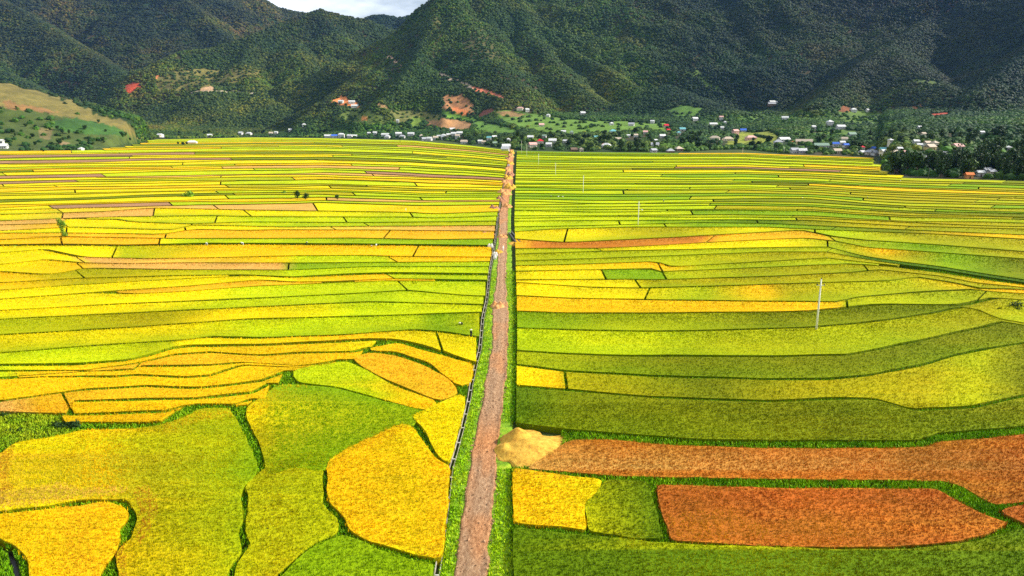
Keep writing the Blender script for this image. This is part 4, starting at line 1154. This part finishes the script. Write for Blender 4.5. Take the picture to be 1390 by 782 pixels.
# ------------------------------------------------------------------ tree models
def leaf_cloud(lobes, n, size, seed, zsq=1.0):
    r = np.random.RandomState(seed)
    w = np.array([l[3]**2 for l in lobes]); w = w/w.sum()
    li = r.choice(len(lobes), n, p=w)
    L = np.array(lobes)[li]
    d = r.normal(size=(n, 3)); d /= np.linalg.norm(d, axis=1)[:, None]
    rad = L[:, 3]*(r.uniform(.55, 1.08, n))
    c = L[:, :3] + d*rad[:, None]*np.array([1, 1, zsq])
    nrm = d + r.normal(0, .55, (n, 3)); nrm /= np.linalg.norm(nrm, axis=1)[:, None]
    up = r.normal(size=(n, 3)); u = np.cross(nrm, up); u /= np.linalg.norm(u, axis=1)[:, None]; v_ = np.cross(nrm, u)
    s_ = size*r.uniform(.6, 1.3, n)[:, None]
    q = np.stack([c-u*s_, c-v_*s_*.7, c+u*s_, c+v_*s_*.7], 1).reshape(-1, 3)
    return q, np.arange(4*n).reshape(n, 4)
def make_tree(h, rad, seed, mat, trunk_h=.35, n=420, name='broadleaf_tree', narrow=False):
    r = random.Random(seed)
    t = empty(name, (0, 0, 0))
    lobes = []
    for k in range(7 if not narrow else 5):
        a = r.uniform(0, 6.28); q = r.uniform(.1, .6)*rad
        zz = h*(trunk_h + (1-trunk_h)*r.uniform(.25, .8))
        lobes.append((math.cos(a)*q, math.sin(a)*q, zz, rad*r.uniform(.38, .62)))
    lobes.append((0, 0, h*.62, rad*.6)); lobes.append((0, 0, h-rad*.45, rad*.45))
    q, f = leaf_cloud(lobes, n, rad*.16, seed, 1.05)
    cr = npmesh('crown', q, f, mat, t)
    b = MB(); b.tube([(0,0,-.5),(r.uniform(-.2,.2),r.uniform(-.2,.2),h*.35),(0,0,h*.7)], [h*.028,h*.02,h*.008], 7)
    for k in range(4):
        l = lobes[k]; b.tube([(0,0,h*.3),(l[0]*.5,l[1]*.5,(h*.3+l[2])/2),(l[0],l[1],l[2])], [h*.012,h*.008,h*.004], 5)
    b.build('trunk', M['trunk'], t, True)
    return t
def make_bamboo(h, rad, seed):
    r = random.Random(seed); t = empty('bamboo_clump', (0,0,0)); lobes = []
    b = MB()
    for k in range(10):
        a = r.uniform(0, 6.28); q = r.uniform(.1, .8)*rad; hh = h*r.uniform(.65, 1)
        tipx, tipy = math.cos(a)*q*1.3, math.sin(a)*q*1.3
        for s_ in (.35, .55, .75, .92):
            lobes.append((tipx*s_, tipy*s_, hh*(s_**.85), rad*.30*(1.25-s_*.6)))
        b.tube([(math.cos(a)*.4,math.sin(a)*.4,-.5),(tipx*.4,tipy*.4,hh*.55),(tipx,tipy,hh)], [.10,.07,.02], 5)
    q, f = leaf_cloud(lobes, 620, rad*.12, seed, 1.4)
    npmesh('crown', q, f, M['crown'], t); b.build('trunk', M['trunk'], t)
    return t

# ------------------------------------------------------------------ houses
def mflat(c): return mat_flat('paint', c, .8, .1, 1.0)
WM = {'white': mflat((.60,.58,.52)), 'cream': mflat((.74,.66,.48)), 'yellow': mflat((.78,.60,.28)), 'pink': mflat((.72,.42,.36)), 'grey': mflat((.42,.40,.38)), 'brown': mflat((.22,.15,.10)), 'orange': mflat((.70,.30,.10))}
RM = {'white': mat_flat('roof_white', (.66,.65,.61), .6, .3, .4), 'grey': mat_flat('roof_grey', (.42,.42,.43), .6), 'tan': mat_flat('roof_tan', (.55,.44,.32)), 'red': mat_flat('roof_red', (.62,.02,.03)), 'blue': mat_flat('roof_blue', (.07,.17,.62)),
      'teal': mat_flat('roof_teal', (.16,.42,.42)), 'pink': mat_flat('roof_pink', (.70,.40,.34)), 'brown': mat_flat('roof_brown', (.20,.13,.09)), 'green': mat_flat('roof_green', (.26,.36,.26)), 'orange': mat_flat('roof_orange', (.75,.22,.06))}
DARK = mat_flat('window_dark', (.02,.022,.025), .3); DOORM = mat_flat('door_wood', (.10,.05,.03))
def house(x, y, z, w, d, h, roof, wall, rz, hip=False):
    t = empty('house', (x, y, z-.4), rz)
    a = MB(); a.box(-w/2, w/2, -d/2, d/2, -1.5, h); 
    rh = min(w, d)*.36
    if not hip: a.add([(-w/2+.01,-d/2+.01,h),(-w/2+.01,d/2-.01,h),(-w/2+.01,0,h+rh*.93),(w/2-.01,-d/2+.01,h),(w/2-.01,d/2-.01,h),(w/2-.01,0,h+rh*.93)], [(0,1,2),(3,5,4)])
    a.build('wall', WM[wall], t)
    e = .6; a = MB(); k = w/2+e if not hip else w/2+e
    ix = w/2+e if not hip else max(.2, w/2-d*.45)
    lo = h-.15
    a.add([(-k,-d/2-e,lo),(k,-d/2-e,lo),(k,d/2+e,lo),(-k,d/2+e,lo),(-ix,0,h+rh),(ix,0,h+rh),
           (-k,-d/2-e,lo+.18),(k,-d/2-e,lo+.18),(k,d/2+e,lo+.18),(-k,d/2+e,lo+.18),(-ix,0,h+rh+.18),(ix,0,h+rh+.18)],
          [(6,7,11,10),(8,9,10,11),(7,8,11),(9,6,10),(0,4,5,1),(2,5,4,3),(1,5,2),(3,4,0),(0,1,7,6),(1,2,8,7),(2,3,9,8),(3,0,6,9)])
    a.build('roof', RM[roof], t)
    a = MB(); a.box(-.5, .5, -d/2-.06, -d/2-.003, 0, 2.1); a.build('door', DOORM, t)
    nfl = 2 if h > 5 else 1
    nw = 2 if w < 16 else 4
    for fl in range(nfl):
        for j in range(nw):
            cxw = -w/2 + w*(j+.5)/nw
            if abs(cxw) < 1.2: continue
            a = MB(); a.box(cxw-.6, cxw+.6, -d/2-.05, -d/2-.004, 1+fl*3.1, 2.2+fl*3.1); a.build('window', DARK, t)
    return t
HS = '''5 202 12 white white|2 195 7 white white|110.5 205 7 white white|217 186 12 white white|216 186 5 white cream|261 196 15 white white H|285 186 7 white white|327 183 6 white white|338 183 9 white white|368 183 6 tan cream|375 182 5 white white|394 178 5 white white|413 172 6 white white
463 141 8 white white|477.5 141 10 white white|481.5 146 11 white white|445 187 10 white white|454 187 9 blue white|463.5 187 10 white white T|475 187 8 white white|482 187 6 white white|501 183 5 white white|509 183 6 white white|523 185 12 white white|526 188 8 white white|541 184 10 white white|546 188 9 grey white|558 184 10 white white|572 187 6 tan white|576 191 8 grey white|583 191 8 white white|591.5 190 8 tan white|596 187 6 white white|602 187 8 white white|540 168 4 white white
614 178 8 white cream|616 184 8 white white|624 184 9 white white|621 188 7 tan white|609 186 7 white cream|602 189 6 white white|630 195 10 tan white|652 194 7 white white|656.5 195 6 tan cream|664 190 7 teal white|671 188 7 white white|672 197 7 green white|690 192 6 white white|687 202 13 white white|686 206 12 grey grey|706 150 10 pink cream|715.5 152 6 white white|744 159 6 white white|791 156 8 white white|735 172 8 pink cream|765 181 7 white white|720 189 9 white white|733 195 10 red cream|723 200 12 pink cream|750 194 12 white white|745 199 9 white grey|767 194 6 white white|779 206 10 brown brown|789 206 6 tan cream|739 187 6 green white|819 200 6 pink cream|809 189 6 teal white|776 182 6 green white
830 170 6 white white|857 171 9 grey white|885.5 168 6 white white|832 181 11 teal white|876 182 7 pink white|853 187 5 white white|863 187 6 tan white|839 192 9 tan cream|823 200 14 white white|899 187 9 white white|904 173 7 red pink|907 179 5 red pink|926 178 9 teal white|921 183 6 teal white|889 200 12 grey white|887 207 9 grey grey|910 208 12 grey brown|921 205 12 tan brown|890 194 4 white white|943 164 9 white white|979 163 6 pink white|968 172 12 white cream|984 169 5 white white|980 176 5 white white|998 183 9 pink pink T|1009 179 9 blue white|970 190 16 tan cream|988 191 16 tan cream|1017 189 10 pink cream
1049.5 143 14 white white|1047 147 12 grey brown|1065.5 163 10 white white|1019 190 17 pink pink|1064 192 19 white white|1056 196 13 grey white|1091 196 25 tan yellow|1077 196 6 orange orange|1114.5 201 22 green grey|1078 208 12 grey white|1089 208 12 white grey|1134 199 9 blue white|1143 197 8 white white|1148 200 8 blue blue|1136 208 12 tan cream|1170 204 6 red red|1170 210 8 white white|1179 210 12 grey cream|1187 206 10 blue white|1189 211 12 grey white|1126 170 9 white white T|1104 175 6 white white|1141 175 13 white white|1156 186 11 green grey|1146 192 9 tan cream|1158 153 9 white white|1177 152 4 white white
1208 198 5 white white T|1198 207 9 teal white|1199 210 9 white white|1220.6 206 7 white grey|1214 211 8 tan cream|1230 213 9 pink cream|1243 196 8 white white|1247.6 201 7 white grey|1258 199 9 tan white|1268 199 9 tan cream|1262 204 14 tan yellow|1299 203 15 pink cream|1332 184 6 white white|1289.5 180 6 white white|1253 185 5 tan cream|1258 221 19 grey grey|1279 224 11 tan cream|1273 214 6 white grey|1280 213 6 grey grey|1312 235 16 grey grey|1315 243 5 orange orange|1338 238 12 grey white|1330 240 7 white white|1345 240 7 grey cream|1368 205 3 white white|1247.6 176 4 white white'''
HL = []
for row in HS.replace('\n', '|').split('|'):
    t = row.split(); HL.append((float(t[0]), float(t[1]), float(t[2]), t[3], t[4] if t[4] != 'blue' and t[4] != 'red' else 'white', t[5] if len(t) > 5 else ''))
hx, hy, hz = on_terrain([h[0] for h in HL], [h[1] for h in HL])
HRECT = []
cnt = {}
order = sorted(range(len(HL)), key=lambda i: HL[i][0])
for i in order:
    px, py, w, roof, wall, fl = HL[i]
    x, y, z = float(hx[i]), float(hy[i]), float(hz[i])
    W = max(5, w*y/F0*.92); hh = random.uniform(3.2, 4.4) if fl != 'T' else 6.8
    if y > 1500: hh *= 1.25
    D = min(W*.75, 9) if W > 7 else W*.8
    rz = random.uniform(-.35, .35) if fl != 'H' else .1
    W *= .88
    o = house(x, y, z, W, D, hh, roof, wall, rz, hip=(fl == 'H' or random.random() < .25))
    key = (roof,); cnt[key] = cnt.get(key, 0)+1
    where = 'on the hillside' if py < 150 else ('among trees' if py < 180 else 'near the rice')
    ext = {'T':'two storey ', 'H':'hip-roofed '}.get(fl, '')
    tag(o, '%s%s house %s, %s %s roof from the left' % (ext, wall, where, nth(cnt[key]).replace('nearest', 'first'), roof), 'house', 'village houses')
    HRECT.append((px, py, w, y))
HR = np.array(HRECT)

# ------------------------------------------------------------------ trees
PROTO = [make_tree(11, 5.2, 1, M['crown']), make_tree(9, 4.6, 2, M['crown']), make_tree(12.5, 4.6, 3, M['crown']), make_tree(8, 3.8, 4, M['crown'], .25),
         make_tree(10, 5.6, 5, M['crown'], .28), make_bamboo(13, 5.0, 6), make_bamboo(15, 5.6, 7)]
PUSED = [False]*len(PROTO)
def put_tree(kind, x, y, z, s, label, group):
    if not PUSED[kind]: o = PROTO[kind]; PUSED[kind] = True
    else: o = copy_tree(PROTO[kind])
    o.location = (x, y, z); o.scale = (s*random.uniform(.9,1.15), s*random.uniform(.9,1.15), s*random.uniform(.88,1.12)); o.rotation_euler = (0, 0, random.uniform(0, 6.28))
    tag(o, label, 'bamboo' if kind >= 5 else 'tree', group)
TREG = [ # outline, number of single trees, kinds, scale range, label, group
 ([(1196,243),(1210,214),(1300,215),(1390,212),(1440,214),(1440,248),(1390,246),(1250,244)], 112, [5,6,0,2,5], (1.0,1.5), 'dark tall clump in the grove at the right edge of the rice fields', 'grove at the right edge'),
 ([(1050,205),(1190,212),(1230,216),(1390,212),(1390,185),(1100,184),(1040,184)], 62, [0,1,2,3,4,5], (.75,1.15), 'green village tree among the coloured roofs right of centre', 'village trees right of centre'),
 ([(640,196),(700,203),(800,205),(935,206),(1050,206),(1050,186),(900,182),(700,184),(640,184)], 80, [0,1,2,3,4], (.75,1.2), 'green village tree behind the rice at the road end', 'village trees at the road end'),
 ([(205,190),(340,187),(600,190),(640,192),(620,180),(400,180),(260,182),(210,184)], 26, [0,1,3,4], (.7,1.1), 'green tree along the far rice edge left of the road', 'trees along the far left rice edge'),
 ([(0,200),(100,202),(185,196),(190,186),(120,176),(0,180)], 22, [1,3,4,0], (.5,.9), 'rounded green tree on the foot of the grassy hill', 'trees at the foot of the grassy hill'),
]
nt_ = 0
for (poly, n, kinds, sr, lab, grp) in TREG:
    P = np.array(poly, float); cand = []
    while len(cand) < n*4:
        q = RS.uniform(P.min(0), P.max(0), (600, 2)); q = q[inpoly(q[:,0], q[:,1], P)]
        cand += list(q)
    cand = np.array(cand[:n*4])
    if 'right edge' in grp: cand[:n, 1] = np.maximum(cand[:n, 1], 236)
    tx, ty, tz = on_terrain(cand[:, 0], cand[:, 1])
    done = 0
    for i in range(len(cand)):
        if done >= n: break
        s = random.uniform(*sr); hp = 11*s*F0/ty[i]
        # keep houses visible: no tree standing right in front of one
        hid = (np.abs(HR[:,0]-cand[i,0]) < HR[:,2]*.5+5*s*F0/ty[i]) & (cand[i,1] > HR[:,1]-3) & (cand[i,1]-hp < HR[:,1]) 
        if hid.any() and random.random() < (.93 if 'right edge' not in grp else .7): continue
        if ty[i] < edge_y(tx[i], ty[i])+4: continue
        k = random.choice(kinds)
        put_tree(k, float(tx[i]), float(ty[i]), float(tz[i])-.3, s, ('bamboo clump, ' if k >= 5 else '')+lab, grp + (' bamboo' if k >= 5 else '')); done += 1; nt_ += 1
# single trees traced in the fields and on the left hill
SG = [(69,166,.55,3,'lone dark tree on the crest side of the grassy hill'),(22,148,.5,1,'round dark tree on the open slope at the far left'),(134,167,.62,4,'dark round tree on the skyline of the low grassy hill'),
      (248,198,.6,4,'big dark tree beside the white-roofed house in the rice'),(242,197,.6,1,'low dark tree at the left of the house in the rice'),(254,197,.55,0,'dark tree touching the white-roofed house in the rice'),
      (59,207,.32,3,'small bush at the field edge at far left'),(70,205,.3,3,'small bush beside another at the field edge at far left'),(35,173,.6,4,'broad dark tree in the left hill grove'),(48,175,.6,0,'tall dark tree in the left hill grove'),
      (520,178,.9,2,'tall dark tree behind the long row of white houses'),(575,178,.9,4,'broad dark tree before the bare brown field'),(590,180,.85,4,'broad dark tree right of another before the brown field'),
      (798,206,.95,6,'big dark tree clump standing forward at the rice edge, leftmost'),(842,206,1.1,2,'tall dark tree at the rice edge right of the white house'),(855,206,1.15,0,'tallest dark tree at the rice edge right of the white house'),(865,206,1.0,2,'dark tree right of the tallest one at the rice edge')]
sx_, sy_, sz_ = on_terrain([s[0] for s in SG], [s[1] for s in SG])
for i, s in enumerate(SG): put_tree(s[3], float(sx_[i]), float(sy_[i]), float(sz_[i])-.2, s[2], s[4], None)
# field trees
def field_tree(px, py, h, rad, seed, mat, label, tr=.35, n=300, name='tree'):
    x, y = gp(px, py, .3); o = make_tree(h, rad, seed, mat, tr, n, 'field_tree'); o.location = (float(x), float(y), .2); tag(o, label, 'tree'); return o
field_tree(403.5, 272, 4.6, 2.3, 31, M['crown'], 'small umbrella-shaped tree on the lime strip, left of three', .5)
field_tree(415, 273.5, 3.9, 1.9, 32, M['crown'], 'small dark tree on the lime strip, middle of three', .45)
field_tree(458.5, 274.5, 3.9, 1.4, 33, M['crown'], 'slim small tree on the lime strip, right of three', .4)
field_tree(258, 268.5, 2.6, 3.4, 34, M['lightcrown'], 'low spreading green bush on a bund in the left field', .05)
field_tree(386, 264, 1.8, 1.6, 35, M['lightcrown'], 'tiny round bush left of the three small trees', .05)
# the leaning feathery tree at the left
x, y = gp(86, 324, .3); t = empty('feathery_tree', (float(x), float(y), 0))
lobes = [(-.8,0,7.0,.7),(-.3,0,6.3,.95),(.5,.1,5.9,.8),(.9,0,5.3,.7),(-.7,0,5.4,.8),(.2,0,5.0,1.0),(-.1,0,4.1,.75),(.1,0,3.4,.6),(.0,0,2.8,.55),(.6,0,2.0,.8),(.1,0,1.4,.8),(1.1,0,1.5,.6),(-.5,0,.9,.5)]
q, f = leaf_cloud(lobes, 1500, .17, 77); npmesh('crown', q, f, M['lightcrown'], t)
b = MB(); b.tube([(.1,0,-.3),(.15,0,2),(0,0,4),(-.3,0,6.8)], [.12,.09,.06,.02], 7); b.build('trunk', M['trunk'], t); t.scale = (1.05,1.05,1.0)
tag(t, 'light green feathery tree with a wavy crown standing alone in the left field', 'tree')
# shrubs
def shrub(px, py, w, h, seed, mat, label, n=260, d=None):
    x, y = gp(px, py, .3); r = random.Random(seed); t = empty('shrub', (float(x), float(y), 0)); d = d or w*.35
    lob = [(r.uniform(-.5,.5)*w*.8, r.uniform(-.5,.5)*d*.8, h*r.uniform(.3,.7), h*r.uniform(.3,.5)) for _ in range(max(5, int(w/h*3)))]
    q, f = leaf_cloud(lob, n, .16*(1+h*.1), seed); npmesh('foliage', q, f, mat, t)
    b = MB(); b.tube([(0,0,-.3),(0,0,h*.5)], [.05,.02], 5); b.build('stem', M['trunk'], t)
    tag(t, label, 'shrub')
shrub(92, 581, 5.2, 1.3, 41, M['crown'], 'dark leafy shrub row on the weedy patch below the golden terraces', 700, 1.6)
shrub(20, 587, 2.3, .8, 42, M['crown'], 'low dark shrub in the middle of the weedy patch at the left edge', 260)
shrub(5, 567, 2.2, 1.0, 43, M['crown'], 'dark shrub at the left edge above the weedy patch', 300)
shrub(22, 570, 1.8, .7, 44, M['crown'], 'small dark shrub right of the one at the left edge', 200)
shrub(1372, 424, 6.5, 1.4, 45, M['crown'], 'long low dark shrub on a ridge in the right field', 500, 2)
shrub(1377, 420, 1.8, 2.2, 46, M['crown'], 'dark upright bush above the long low shrub at the right', 260)
shrub(803, 218, 9, 3.2, 47, M['crown'], 'dark hedge-like bush in the rice before the village', 300, 4)
for i, (a, b_, w_) in enumerate([(1000,228,22),(1030,228.5,26),(1060,228.5,20),(1090,227,10),(1152,216,12)]):
    shrub(a, b_, w_, 1.6, 50+i, M['crown'], 'low dark shrubs on the raised bund in the far right field, %s from the left' % nth(i+1).replace('nearest','first'), 300, 3)
for i, (a, b_) in enumerate([(18,333),(60,331),(68,329)]):
    shrub(a+3, b_+3, 2.6, 1.0, 60+i, M['lightcrown'], 'light green weeds on the diagonal bund by the feathery tree, %s from the left' % nth(i+1).replace('nearest','first'), 220)

# ------------------------------------------------------------------ forest on the mountains
def forest():
    import bmesh
    coll = bpy.data.collections.new('forest_crowns')
    for s_ in range(5):
        rr_ = np.random.RandomState(90+s_)
        q, f = leaf_cloud([(0,0,.22,.42),(.22,.1,.18,.32),(-.2,.15,.18,.3),(.05,-.24,.16,.33)], 22, .20, 90+s_, .8)
        bm = bmesh.new(); bmesh.ops.create_icosphere(bm, subdivisions=2, radius=.40)
        for v_ in bm.verts:
            v_.co = v_.co*(1+rr_.uniform(-.25, .25)); v_.co.z = v_.co.z*.85+.22
        me0 = bpy.data.meshes.new('x'); bm.to_mesh(me0); bm.free()
        V1 = np.array([v_.co[:] for v_ in me0.vertices]); F1 = np.array([p.vertices[:] for p in me0.polygons])
        V = np.concatenate([V1, q]); 
        o = npmesh('forest_crown', V, [F1, f+len(V1)], M['forest'])
        C.objects.unlink(o); coll.objects.link(o)
    pts = []; scl = []
    cellx = np.abs(GX[:-1, 1:]-GX[:-1, :-1]); celly = GY[1:, :-1]-GY[:-1, :-1]
    area = cellx*celly
    dzdx = (GZ[:-1,1:]-GZ[:-1,:-1])/np.maximum(cellx,1e-3); dzdy = (GZ[1:,:-1]-GZ[:-1,:-1])/celly
    sp = np.maximum(5.6, GY[:-1,:-1]*.0027)
    lam = area/(sp*sp)*np.sqrt(1+dzdx**2+dzdy**2)
    over = GY[:-1,:-1]-edge_y(GX[:-1,:-1], GY[:-1,:-1])
    lam *= np.clip((over-6)/10, 0, 1)*COV.reshape(nr, nc)[:-1,:-1]
    # faces turned away from the valley are never seen
    away = (-dzdx*(-GX[:-1,:-1]) + -dzdy*(-GY[:-1,:-1]) + (CAMZ-GZ[:-1,:-1]))/np.hypot(GX[:-1,:-1], GY[:-1,:-1])
    lam *= np.where(away > -.12, 1, .08)
    # hidden by far
    vv = PYt[:-1,:-1] <= np.minimum.accumulate(PYt, axis=0)[:-1,:-1] + 14
    lam *= np.where(vv, 1, .05)
    lam *= np.where((PXt[:-1,:-1] > -160) & (PXt[:-1,:-1] < 1550), 1, .12)
    # village ground is more open than the slopes
    low = GZ[:-1,:-1] < 42
    lam *= np.where(low & (PYt[:-1,:-1] > 150), .9, 1)
    lam *= np.where((PXt[:-1,:-1] < 215) & (PYt[:-1,:-1] > 110) & (GY[:-1,:-1] < 1560), .22, 1)
    k = RS.poisson(np.minimum(lam, 6))
    r_, c_ = np.nonzero(k)
    rep = k[r_, c_]; r_ = np.repeat(r_, rep); c_ = np.repeat(c_, rep)
    u = RS.rand(len(r_)); v_ = RS.rand(len(r_))
    def bil(A): return (A[r_,c_]*(1-u)+A[r_,c_+1]*u)*(1-v_) + (A[r_+1,c_]*(1-u)+A[r_+1,c_+1]*u)*v_
    X = bil(GX); Y = bil(GY); Z = bil(GZ)
    S = np.maximum(5.6, Y*.0027)*RS.uniform(1.1, 1.9, len(X))*np.where((Z < 60) & (Y < 1900), 1.25, 1)
    # do not bury houses
    ppx, ppy = proj(X, Y, Z); hp = S*F0/Y
    hid = np.zeros(len(X), bool)
    for (a, b_, w, hyy) in HRECT:
        hid |= (np.abs(ppx-a) < w*.5+hp*.4) & (ppy > b_-4) & (ppy-hp*1.0 < b_) & (Y < hyy+25)
    ok = ~hid | (RS.rand(len(X)) < .08)
    # keep off small bare patches
    X, Y, Z, S = X[ok], Y[ok], Z[ok], S[ok]
    me = bpy.data.meshes.new('forest'); me.vertices.add(len(X)); me.vertices.foreach_set('co', np.stack([X, Y, Z-S*.12], -1).astype(np.float32).ravel())
    at = me.attributes.new('sc', 'FLOAT', 'POINT'); at.data.foreach_set('value', S.astype(np.float32))
    fpx, fpy = proj(X, Y, Z)
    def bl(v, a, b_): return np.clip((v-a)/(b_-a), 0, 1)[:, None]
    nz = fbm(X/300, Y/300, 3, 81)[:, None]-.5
    one = np.ones((len(X), 3)); veg_light = one.copy()
    wC = bl(-Y, -3300, -2900)*bl(fpx, 150, 240)*bl(-fpx, -960, -860); veg_light = veg_light*(1-wC) + np.array((1.75,1.55,.95))*wC  # brighter, warmer crowns paint a sunlit look onto the middle hill
    wB = bl(Y, 2500, 3100)*bl(-fpx, -520, -420); veg_light = veg_light*(1-wB) + np.array((1.15,.85,1.05))*wB
    wR = bl(fpx, 800, 1050)*bl(Z, 60, 120); veg_light = veg_light*(1-wR) + np.array((.55,.68,.88))*wR  # darker, cooler crown colour paints shade onto the right mountains
    wV = bl(-Z, -70, -45)*bl(-Y, -2100, -1900); veg_light = veg_light*(1-wV) + np.array((1.4,1.7,.8))*wV
    veg_light = veg_light*(1+nz*.9)
    at = me.attributes.new('veg_light', 'FLOAT_VECTOR', 'POINT'); at.data.foreach_set('vector', veg_light.astype(np.float32).ravel())
    at = me.attributes.new('rz', 'FLOAT', 'POINT'); at.data.foreach_set('value', RS.uniform(0, 6.28, len(X)).astype(np.float32))
    me.update()
    o = bpy.data.objects.new('forest', me); C.objects.link(o)
    tag(o, 'dense dark green forest covering the mountain slopes behind the valley', 'forest', kind='stuff')
    ng = bpy.data.node_groups.new('forest_scatter', 'GeometryNodeTree')
    ng.interface.new_socket('Geometry', in_out='INPUT', socket_type='NodeSocketGeometry'); ng.interface.new_socket('Geometry', in_out='OUTPUT', socket_type='NodeSocketGeometry')
    gi = ng.nodes.new('NodeGroupInput'); go = ng.nodes.new('NodeGroupOutput')
    ci = ng.nodes.new('GeometryNodeCollectionInfo'); ci.inputs['Collection'].default_value = coll; ci.inputs['Separate Children'].default_value = True; ci.inputs['Reset Children'].default_value = True
    ip = ng.nodes.new('GeometryNodeInstanceOnPoints'); ip.inputs['Pick Instance'].default_value = True
    na = ng.nodes.new('GeometryNodeInputNamedAttribute'); na.data_type = 'FLOAT'; na.inputs['Name'].default_value = 'sc'
    nb_ = ng.nodes.new('GeometryNodeInputNamedAttribute'); nb_.data_type = 'FLOAT'; nb_.inputs['Name'].default_value = 'rz'
    cx2 = ng.nodes.new('ShaderNodeCombineXYZ')
    L = ng.links
    L.new(gi.outputs[0], ip.inputs['Points']); L.new(ci.outputs[0], ip.inputs['Instance'])
    L.new(nb_.outputs['Attribute'], cx2.inputs[2]); L.new(cx2.outputs[0], ip.inputs['Rotation']); L.new(na.outputs['Attribute'], ip.inputs['Scale'])
    L.new(ip.outputs[0], go.inputs[0])
    md = o.modifiers.new('scatter', 'NODES'); md.node_group = ng
    print('forest', len(X))
forest()

# ------------------------------------------------------------------ air
hz_ = MB(); hz_.box(-4800, 5200, -400, 6200, -2.0, 2200)
hm = bpy.data.materials.new('haze'); hm.use_nodes = True; hn = hm.node_tree; hn.nodes.remove(hn.nodes['Principled BSDF'])
pv = hn.nodes.new('ShaderNodeVolumePrincipled'); pv.inputs['Density'].default_value = HAZE; pv.inputs['Color'].default_value = (.22,.44,1.0,1); pv.inputs['Anisotropy'].default_value = .1
hn.links.new(pv.outputs[0], hn.nodes['Material Output'].inputs['Volume'])
if HAZE: tag(hz_.build('haze', hm), 'thin bluish air between the camera and the far mountains', 'haze', kind='stuff')
# ------------------------------------------------------------------ light, sky, camera
SUN_EL, SUN_AZ = math.radians(31), math.radians(82)      # azimuth clockwise from +Y: from the right, slightly beyond
d = Vector((math.sin(SUN_AZ)*math.cos(SUN_EL), math.cos(SUN_AZ)*math.cos(SUN_EL), math.sin(SUN_EL)))
sl = bpy.data.lights.new('sun', 'SUN'); sl.energy = 5.0; sl.angle = math.radians(.5); sl.color = (1.0, .955, .88)
so = bpy.data.objects.new('sun', sl); C.objects.link(so); so.rotation_euler = d.to_track_quat('Z', 'Y').to_euler()
w = bpy.data.worlds.new('World'); bpy.context.scene.world = w; w.use_nodes = True
nt = w.node_tree; bg = nt.nodes['Background']
sky = N(nt, 'ShaderNodeTexSky', sky_type='NISHITA'); sky.sun_disc = False; sky.sun_elevation = SUN_EL; sky.sun_rotation = SUN_AZ
tc = N(nt, 'ShaderNodeTexCoord'); mp = N(nt, 'ShaderNodeMapping'); mp.inputs['Scale'].default_value = (1, 1, 3.2)
nt.links.new(tc.outputs['Generated'], mp.inputs[0])
n = noise_node(nt, 2.3, 6, .6, mp.outputs[0])
r = ramp(nt, n.outputs[0], [(.40, (0,0,0)), (.62, (1,1,1))])
c = mixc(nt, sky.outputs[0], (15, 16.2, 17.8), r.outputs[0])
nt.links.new(c, bg.inputs[0]); bg.inputs[1].default_value = .06

sc = bpy.context.scene
cam = bpy.data.cameras.new('camera'); co = bpy.data.objects.new('camera', cam); C.objects.link(co)
cam.sensor_width = 36; cam.lens = F0/W0*36; cam.clip_end = 20000; cam.clip_start = .5
co.location = (0, 0, CAMZ); co.rotation_euler = (math.pi/2 - PITCH, 0, 0)
sc.camera = co
sc.view_settings.view_transform = 'Standard'; sc.view_settings.look = 'None'; sc.view_settings.exposure = 0.66; sc.view_settings.gamma = 1
sc.render.engine = 'CYCLES'
sc.cycles.use_denoising = False
sc.cycles.max_bounces = 5; sc.cycles.diffuse_bounces = 2; sc.cycles.volume_bounces = 1
